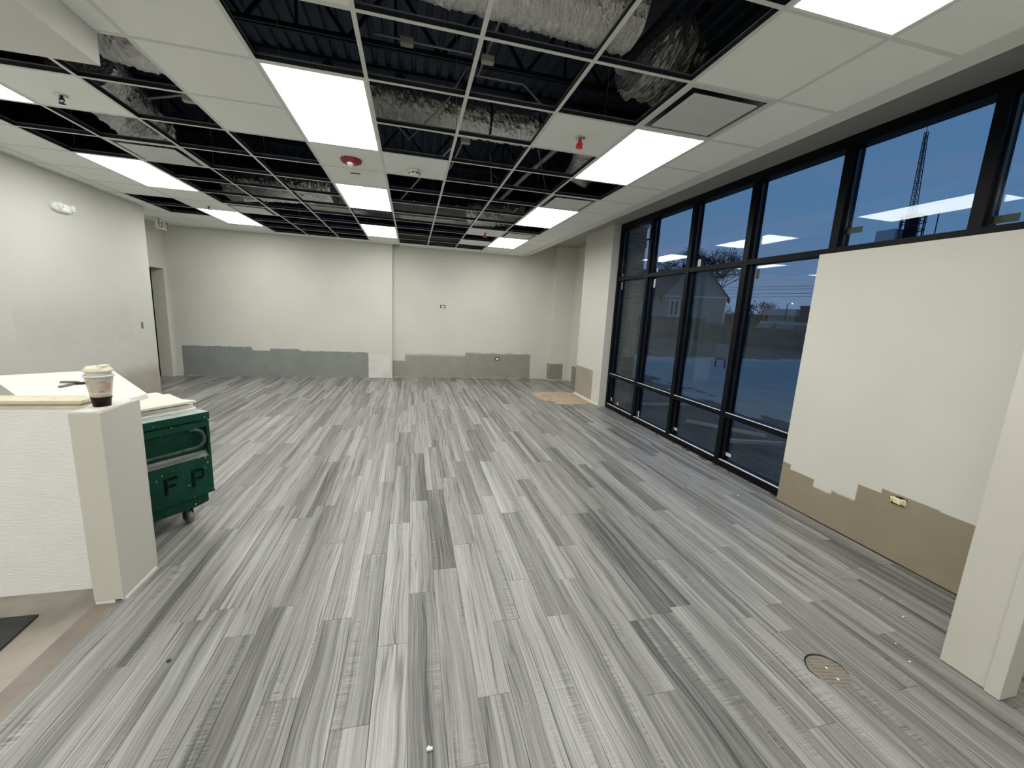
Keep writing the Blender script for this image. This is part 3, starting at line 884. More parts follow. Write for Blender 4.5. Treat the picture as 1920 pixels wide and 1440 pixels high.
for an in (-1.9, -1.0, 0.1, 1.2, 2.3, 3.3):
    mb = MB()
    for s in range(3):
        a_ = an + (s - 1) * 0.18
        mb.box(0.0505 * math.cos(a_) - 0.006, 0.0505 * math.cos(a_) + 0.006, 0.0505 * math.sin(a_) - 0.006, 0.0505 * math.sin(a_) + 0.006, -0.036, -0.028)
    mb.obj('slot', m_dark, sm, local=True)
mb = MB(); mb.lathe((-0.085, 0.03, 0), [(0.010, 0), (0.008, -0.006), (0, -0.007)], 12); mb.obj('indicator', m_clear, sm, local=True)
sl = MB(); sl.box(0.255, 0.345, 1.975, 1.985, H - 0.002, H + 0.0016); sl.box(0.25, 0.35, 1.965, 1.995, H - 0.0008, H + 0.0014)
o = sl.obj('ceiling_slot', m_dark, origin=(0.3, 1.98, H)); tag(o, 'short dark slot in the tile just behind the fire strobe', 'slot')
pm = MB(); rg = random.Random(3)
for q in range(9):
    xx, yy = 0.27 + 0.011 * q, 2.11 + rg.uniform(-0.012, 0.012)
    pm.lathe((xx, yy, H + 0.0014), [(0.006 + rg.random() * 0.004, 0), (0.004, -0.0016), (0, -0.002)], 8)
o = pm.obj('plaster_marks', m_white, origin=(0.31, 2.11, H)); tag(o, 'row of small white plaster marks beside the ceiling slot', 'mark')
SPN = [('fire_sprinkler', 'red capped sprinkler on the tile left of the lit window side panel', (2.14, 0.31), True),
       ('fire_sprinkler', 'far red capped sprinkler on a lone tile near the back wall', (2.14, 4.6), True),
       ('fire_sprinkler', 'bare sprinkler head on the tile at the upper left, near the cut off LED panel', (-1.54, 0.97), False),
       ('fire_sprinkler', 'small far sprinkler head in front of the farthest left LED panel', (-2.15, 4.64), False)]
for nm, lab, (x_, y_), cap in SPN:
    s = empty(nm, (x_, y_, H), lab, 'sprinkler')
    mb = MB(); mb.lathe((0, 0, 0), [(0, 0.0), (0.038, 0), (0.036, -0.005), (0.018, -0.008), (0.0, -0.008)], 20); mb.obj('escutcheon', m_chrome, s, local=True)
    if cap:
        mb = MB(); mb.lathe((0, 0, -0.008), [(0.012, 0), (0.014, -0.012), (0.020, -0.030), (0.031, -0.050), (0.028, -0.066), (0.0, -0.068)], 16); mb.obj('cap', m_redcap, s, local=True)
    else:
        mb = MB(); mb.cyl((0, 0, -0.03), 0.009, 0.024, 12); mb.tube([(0.012, 0, -0.018), (0.016, 0, -0.035), (0, 0, -0.052)], 0.003, 6); mb.tube([(-0.012, 0, -0.018), (-0.016, 0, -0.035), (0, 0, -0.052)], 0.003, 6)
        mb.cyl((0, 0, -0.056), 0.020, 0.003, 14); mb.obj('head', m_steel, s, local=True)

# exit sign hung from the ceiling in the alcove
ex = empty('exit_sign', (-3.64, 6.36, H), 'white EXIT sign with dark red letters hanging by the doorway', 'exit sign')
mb = MB(); mb.bbox(-0.02, 0.02, -0.155, 0.155, -0.178, -0.018, 0.006); mb.obj('body', m_plastic, ex, local=True)
mb = MB(); mb.bbox(-0.03, 0.03, -0.06, 0.06, -0.018, 0.0, 0.004); mb.obj('canopy', m_plastic, ex, local=True)
mb = MB(); letters(mb, 'EXIT', lambda u, v, w: (0.0202 + w, -0.125 + u * 0.92, -0.155 + v), 0.115, 0.10, 0.0015); mb.obj('lettering', m_exit_r, ex, local=True)
# emergency light on the left wall
em = empty('emergency_light', (-3.252, 3.46, 2.655), 'small white twin head emergency light high on the left wall', 'emergency light', rz=-0.0214)
mb = MB()
for k, (sx, r1, r2) in enumerate(((0.0, 0.15, 0.058), (0.022, 0.15, 0.058), (0.045, 0.135, 0.045), (0.052, 0.11, 0.03))):
    for q in range(24):
        an = 2 * math.pi * q / 24
        mb.v.append((sx, r1 * math.copysign(abs(math.cos(an)) ** 0.6, math.cos(an)), r2 * math.copysign(abs(math.sin(an)) ** 0.7, math.sin(an))))
for k in range(3):
    for q in range(24): mb.f.append((k * 24 + q, k * 24 + (q + 1) % 24, (k + 1) * 24 + (q + 1) % 24, (k + 1) * 24 + q)); mb.sm.append(True)
mb.f.append(tuple(range(72, 96))); mb.sm.append(False)
mb.obj('housing', m_plastic, em, local=True)
for sy in (-0.068, 0.118):
    mb = MB(); mb.lathe((0.040, sy, 0.014), [(0.040, 0), (0.042, 0.020), (0.036, 0.026), (0.034, 0.022), (0.028, 0.030), (0.0, 0.036)], 22, 'X'); mb.obj('lamp_head', m_clear, em, local=True)
mb = MB(); mb.box(0.046, 0.049, -0.128, -0.118, -0.006, 0.006); mb.obj('test_button', m_dark, em, local=True)
# cut-out for a switch on the left wall
mb = MB(); yb_ = 4.84; xb_ = wall_x_left(yb_)
mb.box(xb_ - 0.01, xb_ + 0.003, yb_ - 0.028, yb_ + 0.028, 1.13, 1.235)
o = mb.obj('switch_cutout', m_tool, origin=(xb_, yb_, 1.18)); tag(o, 'small dark open switch box on the left wall near its far edge', 'switch box')
for lab, x_, z_ in (('white low voltage outlet bracket at eye height, right part of the back wall', 1.61, 1.73), ('white outlet bracket low on the grey primer band of the back wall', 3.0, 0.50)):
    t = empty('outlet_box', (x_, 7.17, z_), lab, 'outlet')
    mb = MB(); mb.box(-0.062, 0.062, -0.004, 0.0, -0.038, 0.038); mb.obj('cutout', m_dark, t, local=True)
    mb = MB(); mb.bbox(-0.040, 0.040, -0.010, -0.003, -0.025, 0.025, 0.003); mb.obj('bracket', m_plastic, t, local=True)
t = empty('foam_filled_outlet', (4.41, -0.855, 0.468), 'ragged outlet hole stuffed with pale yellow foam on the partition', 'outlet')
mb = MB(); mb.prism([(-0.050, -0.032), (0.040, -0.036), (0.058, -0.010), (0.046, 0.020), (-0.02, 0.034), (-0.056, 0.026)], 0, 0.002)
mb.v = [(-(z), x_, y_) for x_, y_, z in mb.v]; mb.obj('cutout', m_dark, t, local=True)  # dark plate stands for the shadow above and below the foam
mb = MB(); rg = random.Random(4)
grid = []
for a_ in range(9):
    for b_ in range(6):
        yy = -0.056 + 0.108 * a_ / 8; zz = -0.026 + 0.046 * b_ / 5 + 0.004 * math.sin(a_ * 1.3)
        edge = a_ in (0, 8) or b_ in (0, 5)
        grid.append((-0.004 if edge else -0.012 - rg.random() * 0.014, yy + rg.uniform(-0.004, 0.004), zz + rg.uniform(-0.004, 0.004)))
mb.add(grid, [(a_ * 6 + b_, a_ * 6 + b_ + 1, (a_ + 1) * 6 + b_ + 1, (a_ + 1) * 6 + b_) for a_ in range(8) for b_ in range(5)])
mb.obj('foam', m_foam, t, local=True)

# ================================================================== STOREFRONT WINDOW
XW = 4.50; XG = 4.575
win = empty('window_1', (XW, 1.5, 0), kind='structure')
mull = [(4.00, 4.06), (3.03, 3.10), (2.04, 2.11), (1.04, 1.115), (0.05, 0.12), (-0.905, -0.83), (-1.92, -1.85)]
mb = MB(); mb.box(XW, 4.63, -1.92, 4.06, 3.225, 3.316); mb.obj('head', m_black, win)
mb = MB(); mb.box(XW, 4.63, -1.92, 4.06, -0.006, 0.078); sill = mb.obj('sill', m_black, win)
for k, (a_, b_) in enumerate(mull):
    mb = MB(); mb.box(XW, 4.63, a_, b_, 0.079, 3.224); mo = mb.obj('mullion', m_black, win)
    mb = MB()
    for (za, zb) in ((0.08, 0.60), (0.66, 2.345), (2.40, 3.22)):
        mb.box(XW + 0.042, XG - 0.004, a_ - 0.014, a_ - 0.0005, za, zb); mb.box(XW + 0.042, XG - 0.004, b_ + 0.0005, b_ + 0.014, za, zb)
    mb.obj('glazing_stop', m_stop, mo)
bays = [(mull[k + 1][1], mull[k][0]) for k in range(len(mull) - 1)]
for k, (a_, b_) in enumerate(bays):
    mb = MB(); mb.box(XW + 0.002, 4.63, a_ + 0.0005, b_ - 0.0005, 2.345, 2.402); tr_ = mb.obj('transom_bar', m_black, win)
    mb = MB(); mb.box(XW + 0.002, 4.63, a_ + 0.0005, b_ - 0.0005, 0.60, 0.655); lb = mb.obj('lower_bar', m_black, win)
    mb = MB(); mb.box(XW + 0.0005, XW + 0.026, a_ + 0.001, b_ - 0.001, 0.6552, 0.659); mb.obj('highlight_strip', m_highlight, lb)  # pale strips painted as light caught on the bar and sill tops
    mb = MB(); mb.box(XW + 0.0005, XW + 0.030, a_ + 0.001, b_ - 0.001, 0.0782, 0.082); mb.obj('highlight_strip', m_highlight, sill)
    for (za, zb) in ((0.083, 0.599), (0.657, 2.344), (2.403, 3.224)):
        mb = MB(); mb.box(XG, XG + 0.006, a_ + 0.001, b_ - 0.001, za, zb); pn = mb.obj('pane', m_glass, win)
m_stk = M('pale_sticker', (0.62, 0.64, 0.62), 0.6); m_stk2 = M('yellow_sticker', (0.045, 0.068, 0.048), 0.6)
for (y_, z_, w_, h_, mt) in ((3.99, 2.45, 0.04, 0.05, m_stk), (3.975, 2.26, 0.03, 0.13, m_stk), (2.94, 2.25, 0.045, 0.13, m_stk), (2.90, 2.45, 0.04, 0.06, m_stk), (0.945, 2.25, 0.045, 0.11, m_stk2),
                            (-0.02, 2.54, 0.14, 0.05, m_stk2), (-0.965, 2.45, 0.15, 0.05, m_stk2), (3.96, 0.165, 0.03, 0.07, m_stk), (3.73, 0.13, 0.02, 0.05, m_stk), (3.70, 0.135, 0.025, 0.03, m_stk), (2.99, 0.13, 0.03, 0.10, m_stk),
                            (2.00, 0.165, 0.08, 0.04, m_stk), (0.975, 0.15, 0.08, 0.04, m_stk), (1.94, 2.46, 0.06, 0.09, m_stk)):
    mb = MB(); mb.box(XG - 0.0008, XG - 0.0001, y_ - w_ / 2, y_ + w_ / 2, z_ - h_ / 2, z_ + h_ / 2); mb.obj('sticker', mt, win)
# ragged sealant crumbs along the head
mb = MB(); rg = random.Random(8)
for q in range(26):
    yy = 1.9 + rg.random() * 2.1; mb.bbox(XW - 0.006, XW + 0.01, yy, yy + 0.02 + rg.random() * 0.05, 3.295 + rg.random() * 0.01, 3.3155, 0.002, 1)
mb.obj('sealant', m_black, win)
mb = MB()
for q in range(36):
    yy = 0.16 + rg.random() * 3.8; xx = XW - 0.03 - rg.random() * 0.03; s = 0.006 + rg.random() * 0.02
    mb.bbox(xx, xx + 0.02, yy, yy + s * 2.2, 0.0, 0.006 + rg.random() * 0.008, 0.002, 1)
o = mb.obj('mortar_crumbs', M('dark_crumbs', (0.06, 0.06, 0.06), 0.8, vary=0.4, vscale=40), origin=(XW, 1.5, 0)); o['kind'] = 'stuff'; tag(o, 'dark sealant crumbs along the foot of the storefront', 'debris')

# ================================================================== TOOL CHEST
ch = empty('tool_chest', (-0.59, 0.50, 0), 'dirty green wheeled job site chest stencilled F P beside the half wall', 'tool chest', rz=math.atan2(0.8, 0.6))
CW, CL = 0.74, 1.18
mb = MB()
mb.box(-CW, 0, 0.035, CL, 0.222, 0.785)                     # carcass
mb.box(-CW, 0, 0.0, 0.035, 0.738, 0.785)                    # rim over the recess
mb.box(-CW, -CW + 0.02, 0.0, 0.035, 0.51, 0.738); mb.box(-0.018, 0, 0.0, 0.035, 0.51, 0.738)
mb.box(-CW, 0, 0.0, 0.035, 0.222, 0.51)                     # lower panel
mb.box(-CW - 0.004, 0.004, -0.004, 0.012, 0.216, 0.226)     # bottom lip
mb.obj('body', m_chest, ch, local=True)
mb = MB(); mb.add([(-CW + 0.02, 0.0, 0.511), (-0.018, 0.0, 0.511), (-0.018, 0.0348, 0.548), (-CW + 0.02, 0.0348, 0.548)], [(0, 1, 2, 3)]); mb.obj('ledge', m_ledge, ch, local=True)
mb = MB(); mb.bbox(-CW - 0.008, 0.004, -0.008, CL + 0.008, 0.793, 0.848, 0.004); mb.obj('lid', m_chest, ch, local=True)
mb = MB(); mb.box(-CW - 0.004, 0.0, -0.004, CL, 0.848, 0.850); mb.obj('dusty_top', m_chest_dust, ch, local=True)
hp = [(-0.13, 0.02, 0.725), (-0.09, 0.005, 0.728), (-0.060, -0.005, 0.708), (-0.044, -0.008, 0.668), (-0.046, -0.008, 0.630), (-0.070, -0.008, 0.603), (-0.105, -0.008, 0.594), (-CW / 2, -0.008, 0.576),
      (-CW + 0.105, -0.008, 0.594), (-CW + 0.07, -0.008, 0.603), (-CW + 0.046, -0.008, 0.630), (-CW + 0.044, -0.008, 0.668), (-CW + 0.060, -0.005, 0.708), (-CW + 0.09, 0.005, 0.728), (-CW + 0.13, 0.02, 0.725)]
hp = [(x_, y_, (0.592 if 0.57 < z_ < 0.58 else z_)) for x_, y_, z_ in hp]
mb = MB(); mb.tube(hp, 0.0125, 12); mb.obj('handle', m_handle, ch, local=True)
for (ya, yb2) in ((0.02, 0.14), (CL - 0.14, CL - 0.02)):
    mb = MB(); mb.add([(-CW + 0.03, ya, 0.14), (-0.12, ya, 0.128), (-0.033, ya, 0.144), (-0.033, ya, 0.221), (-CW + 0.03, ya, 0.221), (-CW + 0.03, yb2, 0.14), (-0.12, yb2, 0.128), (-0.033, yb2, 0.144), (-0.033, yb2, 0.221), (-CW + 0.03, yb2, 0.221)],
                      [(0, 1, 2, 3, 4), (9, 8, 7, 6, 5), (0, 5, 6, 1), (1, 6, 7, 2), (2, 7, 8, 3), (3, 8, 9, 4), (4, 9, 5, 0)])
    mb.obj('skid', m_chest, ch, local=True)
for (cx, cy) in ((-0.15, 0.08), (-CW + 0.13, 0.08), (-0.15, CL - 0.08), (-CW + 0.13, CL - 0.08)):
    mb = MB(); mb.box(cx - 0.04, cx + 0.04, cy - 0.04, cy + 0.04, 0.118, 0.128)
    for s in (-1, 1): mb.prism([(0, 0), (0, 0)], 0, 0) if False else mb.box(cx + s * 0.024 - 0.003, cx + s * 0.024 + 0.003, cy - 0.022, cy + 0.022, 0.035, 0.12)
    ca = mb.obj('caster', m_rubber, ch, local=True)
    mb = MB(); mb.lathe((cx - 0.018, cy, 0.0505), [(0, 0), (0.040, 0.0), (0.050, 0.006), (0.050, 0.030), (0.040, 0.036), (0, 0.036)], 24, 'X'); mb.obj('wheel', m_wheel, ca, local=True)
for chs, u0, v0, hh in (('F', -0.322, 0.297, 0.128), ('P', -0.150, 0.297, 0.132)):
    mb = MB(); letters(mb, chs, lambda u, v, w: (u0 + u, -w, v0 + v), hh, 0.2, 0.0012, True); mb.obj('stencil_letter', m_stencil, ch, local=True)

# ------------------------------------------------------------------ board scraps and the big sheet on the chest
def cl(u, v): return (-0.59 + 0.6 * u - 0.8 * v, 0.50 + 0.8 * u + 0.6 * v)
def slab(name, label, pts, z0, z1, cat='board', group='white board scraps on the chest', mat=None):
    area = sum(pts[i][0] * pts[(i + 1) % len(pts)][1] - pts[(i + 1) % len(pts)][0] * pts[i][1] for i in range(len(pts)))
    if area < 0: pts = pts[::-1]
    mb = MB(); mb.prism(pts, z0, z1)
    o = mb.obj(name, mat or m_white, origin=(pts[0][0], pts[0][1], z0)); tag(o, label, cat, group); return o
slab('gypsum_board', 'white board at the bottom of the stack, directly on the green chest lid', [cl(-0.72, 0.100), cl(-0.022, 0.105), cl(0.0, 0.15), cl(-0.02, 0.62), cl(-0.72, 0.62)], 0.8505, 0.864)
slab('gypsum_board', 'thicker white board in the middle of the stack on the green chest', [cl(-0.72, 0.165), cl(-0.014, 0.150), cl(-0.008, 0.20), cl(-0.03, 0.66), cl(-0.72, 0.66)], 0.8645, 0.887)
slab('packing_block', 'thin pale packing piece holding up the topmost board scrap', [cl(-0.60, 0.26), cl(-0.16, 0.26), cl(-0.16, 0.60), cl(-0.60, 0.60)], 0.8875, 0.9025, 'block', None, m_wood)
slab('gypsum_board', 'topmost cream board with a pointed corner overhanging the stack', [cl(-0.72, 0.095), cl(-0.352, 0.108), cl(-0.004, 0.124), cl(-0.04, 0.242), cl(0.012, 0.505), cl(-0.72, 0.50)], 0.903, 0.918, mat=m_cream_board)
slab('gypsum_board', 'white board strip behind the topmost cream board, meeting the large sheet', [cl(-0.72, 0.503), cl(-0.022, 0.515), cl(-0.012, 0.622), cl(-0.08, 0.625), cl(-0.72, 0.63)], 0.9025, 0.917)
slab('white_sheet', 'large white sheet overhanging the chest behind the half wall', [(-1.93, 1.79), (-2.53, 1.36), (-1.60, 0.40), (-1.10, 0.20), (-1.05, 0.66)], 0.9185, 0.950, 'sheet', None)
slab('white_sheet', 'white sheet sticking out at the left frame edge beside the larger sheet', [(-2.30, 0.92), (-2.75, 0.80), (-2.2, 0.05), (-1.75, 0.33)], 0.905, 0.918, 'sheet', None)
slab('gypsum_board', 'thin pointed board offcut lying on the large white sheet near the cap board', [(-1.65, 0.53), (-1.62, 0.60), (-1.20, 0.56), (-1.10, 0.30), (-1.45, 0.30)], 0.9505, 0.957, mat=m_cream_board)
# snips lying on the sheet
sn = empty('hand_snips', (-1.72, 1.02, 0.9507), 'open grey handled snips lying on the large white sheet behind the cup', 'tool')
mb = MB(); mb.bar((-0.13, 0.055, 0.007), (-0.02, 0.055, 0.007), 0.030, 0.014); mb.bar((-0.02, 0.055, 0.007), (0.0, -0.02, 0.007), 0.016, 0.012); mb.obj('handle', m_tool, sn, local=True)
mb = MB(); mb.bar((0.00, -0.15, 0.007), (0.0, -0.04, 0.007), 0.026, 0.014); mb.bar((0.0, -0.04, 0.007), (0.01, -0.01, 0.007), 0.016, 0.012); mb.obj('handle', m_tool, sn, local=True)
mb = MB(); mb.bar((-0.01, -0.02, 0.007), (0.13, 0.03, 0.007), 0.028, 0.012); mb.bar((0.0, 0.0, 0.008), (0.13, 0.035, 0.008), 0.014, 0.016); mb.obj('blade', m_dark, sn, local=True)

# ------------------------------------------------------------------ drink cups on the post
def cup_mat():
    b = NB('clear_cup')
    tr = b.n('ShaderNodeBsdfTransparent'); tr.inputs[0].default_value = (0.96, 0.96, 0.95, 1)
    pr = b.n('ShaderNodeBsdfPrincipled'); pr.inputs['Base Color'].default_value = (0.64, 0.58, 0.48, 1); pr.inputs['Roughness'].default_value = 0.3
    mx_ = b.n('ShaderNodeMixShader'); mx_.inputs[0].default_value = 0.62
    b.l(tr.outputs[0], mx_.inputs[1]); b.l(pr.outputs[0], mx_.inputs[2]); b.l(mx_.outputs[0], b.out.inputs[0])
    return b.m
m_cup = cup_mat()
ck = empty('plastic_cup', (-0.737, -0.306, 1.0867), 'clear plastic cup with dark drink at the bottom, on the half wall end post', 'cup')
mb = MB(); mb.lathe((0, 0, 0), [(0.0, 0.0005), (0.036, 0.0), (0.0415, 0.047), (0.0435, 0.049), (0.0435, 0.054), (0.0430, 0.056), (0.0575, 0.160)], 36); mb.obj('body', m_cup, ck, local=True)
mb = MB(); mb.lathe((0, 0, 0), [(0.0575, 0.160), (0.0615, 0.161), (0.0625, 0.166), (0.0615, 0.171), (0.0570, 0.172), (0.0560, 0.160)], 36); mb.obj('rim', m_plastic, ck, local=True)
mb = MB(); mb.lathe((0, 0, 0), [(0.0, 0.001), (0.0365, 0.001), (0.0420, 0.047), (0.0440, 0.0492), (0.0440, 0.0535), (0.0, 0.054)], 36); mb.obj('drink', M('dark_cola', (0.010, 0.0028, 0.0025), 0.35, vary=0.2, spec=0.15), ck, local=True)
def on_cup(mb, a0, a1, z0, z1):
    vs = []
    n = 5
    for k in range(n + 1):
        a = a0 + (a1 - a0) * k / n
        for zz in (z0, z1):
            r_ = 0.0430 + (zz - 0.056) * (0.0145 / 0.104) + 0.0006
            vs.append((r_ * math.cos(a), r_ * math.sin(a), zz))
    mb.add(vs, [(2 * k, 2 * k + 2, 2 * k + 3, 2 * k + 1) for k in range(n)])
m_print = M('faded_red_print', (0.46, 0.17, 0.15), 0.5, vary=0.2, vscale=300); m_print2 = M('pale_pink_print', (0.58, 0.34, 0.30), 0.5, vary=0.2, vscale=300)
A0 = math.atan2(-2.61, 1.62)
for zz, w0, w1 in ((0.134, -0.10, 0.42), (0.087, -0.12, 0.26), (0.080, -0.16, 0.30)):
    mb = MB(); on_cup(mb, A0 + w0, A0 + w1, zz, zz + 0.0036); mb.obj('print_line', m_print, ck, local=True)
mb = MB(); on_cup(mb, A0 + 0.36, A0 + 0.95, 0.098, 0.126); mb.obj('print_band', m_print2, ck, local=True)
ct = empty('nested_cup', (-0.737, -0.306, 1.0867 + 0.075), 'cream lidded cup nested inside the clear cup on the post', 'cup')
mb = MB(); mb.lathe((0, 0, 0), [(0.0, 0.0), (0.037, 0.0), (0.052, 0.118)], 32); mb.obj('body', m_plastic, ct, local=True)
mb = MB(); mb.lathe((0, 0, 0), [(0.052, 0.112), (0.060, 0.113), (0.061, 0.121), (0.054, 0.128), (0.046, 0.140), (0.0, 0.142)], 32); mb.obj('lid', m_cream, ct, local=True)
mb = MB(); mb.bbox(0.012, 0.046, -0.03, 0.02, 0.138, 0.149, 0.003); mb.obj('sip_tab', m_cream, ct, local=True)

# ------------------------------------------------------------------ things on the floor
mb = MB(); mb.prism([(-1.011, -0.499), (-1.30, -0.497), (-1.6, -0.60), (-1.6, -1.6), (-0.93, -1.6)], -0.0068, 0.004)
o = mb.obj('floor_mat', m_mat, origin=(-1.2, -0.9, 0)); tag(o, 'black mat corner lying on the bare concrete at the left', 'mat')
cbp = [(3.377, 5.42), (3.39, 4.72), (3.47, 4.50), (3.60, 4.505), (3.60, 4.23), (3.86, 4.20), (4.352, 4.285), (4.352, 5.25), (4.30, 5.43)]
mb = MB(); mb.prism(cbp, 0.0005, 0.006)
o = mb.obj('cardboard_sheet', m_card, origin=(3.9, 4.8, 0)); tag(o, 'flattened brown cardboard on the floor beside the window jamb wall', 'cardboard')
mb = MB(); mb.add([(3.47, 5.0, 0.0064), (3.78, 4.84, 0.0064), (3.785, 4.85, 0.0064), (3.475, 5.012, 0.0064)], [(0, 1, 2, 3)]); mb.obj('crease', m_tool, o)
mb = MB(); rg = random.Random(12)
for q in range(22):
    yy = 4.10 + q * 0.052; mb.bbox(4.32 + rg.random() * 0.015, 4.36, yy, yy + 0.07, 0.0065, 0.018 + rg.random() * 0.02, 0.004, 1)
o = mb.obj('plaster_edge', m_white, origin=(4.34, 4.6, 0)); tag(o, 'ragged white plaster along the foot of the jamb wall by the cardboard', 'plaster'); o['kind'] = 'stuff'
# round clean-out covered in floor plank
cc = empty('floor_cleanout', (2.945, -1.588, 0), 'round floor clean-out cut into the planks at the lower right', 'floor cover')
mb = MB(); mb.lathe((0, 0, 0), [(0.0, 0.0006), (0.094, 0.0006)], 40)
b = NB('cleanout_ribs'); p, x, y, z = b.pos()
wv = b.math('SINE', b.math('MULTIPLY', b.math('ADD', b.math('MULTIPLY', x, 0.25), y), 300.0))
c = b.mix(b.ss(wv, -0.6, 0.6), (0.155, 0.135, 0.11), (0.235, 0.21, 0.17)); c = b.mix(b.ss(b.noise(p, 25, 4), 0.4, 0.65), c, (0.22, 0.205, 0.18))
b.principled(c, 0.55, 0, b.bump(wv, 0.5, 0.002)); m_rib = b.m
mb.obj('cover', m_rib, cc, local=True)
mb = MB()
ring_ = [(0.096 * math.cos(a) * (1 + 0.02 * math.sin(7 * a)), 0.096 * math.sin(a), 0.0008) for a in [2 * math.pi * k / 60 for k in range(-4, 34)]]
mb.tube(ring_, [0.0012 + 0.0035 * max(0, math.sin(math.pi * k / 37)) for k in range(38)], 6); mb.obj('gap_edge', m_dark, cc, local=True)
for (x_, y_) in ((0.005, 0.012), (-0.002, -0.052)):
    mb = MB(); mb.bbox(x_ - 0.004, x_ + 0.004, y_ - 0.010, y_ + 0.006, 0.0006, 0.006, 0.0015, 1); mb.obj('screw', m_chrome, cc, local=True)
DEB = [(0.97, -1.58, 'small white plastic anchor on the planks near the bottom centre', 0.012), (3.84, -1.22, 'tiny white crumb on the floor by the partition foot', 0.005), (3.80, -1.37, 'white plaster crumb left of the right end post', 0.008),
       (3.51, -1.52, 'white crumb between the clean-out and the end post', 0.006), (3.44, -1.63, 'white flake right of the round clean-out', 0.007), (2.79, -0.86, 'tiny white crumb ahead of the clean-out', 0.005), (4.08, 0.25, 'white crumb on the floor where the partition starts', 0.008)]
for (x_, y_, lab, s) in DEB:
    mb = MB(); mb.bbox(x_ - s, x_ + s, y_ - s * 0.5, y_ + s * 0.5, 0.0002, s * 0.9, s * 0.2, 1)
    if s > 0.01: mb.bbox(x_ - s * 0.6, x_ - s * 0.1, y_ + s * 0.3, y_ + s * 1.1, 0.0002, s * 0.6, s * 0.1, 1)
    o = mb.obj('plaster_crumb', m_plastic, origin=(x_, y_, 0)); tag(o, lab, 'debris', 'white crumbs on the floor')
mb = MB(); mb.bbox(-0.218, -0.202, -0.950, -0.934, 0.0002, 0.007, 0.002, 1); o = mb.obj('black_nut', m_rubber, origin=(-0.21, -0.94, 0)); tag(o, 'small black nut on the planks right of the bare concrete', 'debris')

# ================================================================== OUTDOORS
m_dirt = M('dead_grass_dirt', (0.090, 0.072, 0.050), 0.95, vary=0.35, vscale=0.8)
m_mud = M('dark_mud', (0.040, 0.034, 0.028), 0.6, vary=0.5, vscale=3.5, bump=0.5, bscale=6)
m_snow = M('snow', (0.40, 0.385, 0.35), 0.8, vary=0.08, vscale=0.9, bump=0.3, bscale=3)
mb = MB(); mb.box(4.64, 220, -120, 220, -0.3, -0.14); mb.obj('ground', m_dirt, kind='structure')
# uneven mud strip next to the building
def height_patch(name, mat, x0, x1, y0, y1, nx, ny, zf, keep=None):
    mb = MB(); vs = []
    for a_ in range(nx + 1):
        for b_ in range(ny + 1):
            xx = x0 + (x1 - x0) * a_ / nx; yy = y0 + (y1 - y0) * b_ / ny
            vs.append((xx, yy, zf(xx, yy)))
    fs = []
    for a_ in range(nx):
        for b_ in range(ny):
            xx = x0 + (x1 - x0) * (a_ + .5) / nx; yy = y0 + (y1 - y0) * (b_ + .5) / ny
            if keep is None or keep(xx, yy):
                fs.append((a_ * (ny + 1) + b_, (a_ + 1) * (ny + 1) + b_, (a_ + 1) * (ny + 1) + b_ + 1, a_ * (ny + 1) + b_ + 1))
    mb.add(vs, fs, True)
    return mb.obj(name, mat, kind='structure')
height_patch('mud_strip', m_mud, 4.66, 8.2, -4, 12, 44, 120, lambda x_, y_: -0.13 + 0.07 * max(0, mnoise.noise(Vector((x_ * 1.3, y_ * 1.1, 0)))) + 0.03 * mnoise.noise(Vector((x_ * 5, y_ * 4, 3))) + 0.03)
def snow_edge(y_): return 7.5 + 0.35 * mnoise.noise(Vector((y_ * 0.6, 1.7, 0))) + 0.10 * mnoise.noise(Vector((y_ * 2.7, 4.2, 0)))
def snow_far(x_, y_): return y_ < 14.6 + (17 - x_) * -0.02 + 0.5 * mnoise.noise(Vector((x_ * 0.5, 9.1, 0)))
height_patch('snow_field', m_snow, 7.0, 60, -40, 15.6, 150, 180, lambda x_, y_: -0.075 + 0.05 * mnoise.noise(Vector((x_ * 0.7, y_ * 0.7, 5))) - 0.05 * min(1, max(0, (7.9 - x_))) , lambda x_, y_: x_ > snow_edge(y_) and snow_far(x_, y_))

# brick pier outside the first pane
m_brick = M('buff_brick', (0.16, 0.15, 0.115), 0.85, vary=0.15, vscale=7); m_mortar = M('mortar', (0.36, 0.35, 0.31), 0.9, vary=0.1)
mb = MB(); mb.box(4.64, 5.03, 4.092, 5.0, -0.14, 4.2); pier = mb.obj('wall_brick_pier', m_mortar, kind='structure')
def brick_mesh(w): 
    mb = MB(); mb.bbox(0, w, 0, 0.02, 0, 0.057, 0.003, 1); return mb.data('brick', m_brick)
me_full, me_half = brick_mesh(0.188), brick_mesh(0.089)
mb = MB(); mb.bbox(0, 0.02, 0, 0.188, 0, 0.057, 0.003, 1); 
zz = -0.12; row = 0
while zz < 3.75:
    xs = [(4.645, me_full), (4.843, me_full)] if row % 2 == 0 else [(4.645, me_half), (4.744, me_full), (4.942, me_half)]
    for (bx_, me) in xs:
        o = D.objects.new('brick', me); COL.objects.link(o); o.parent = pier; o.location = (bx_, 4.078, zz)
    zz += 0.067; row += 1

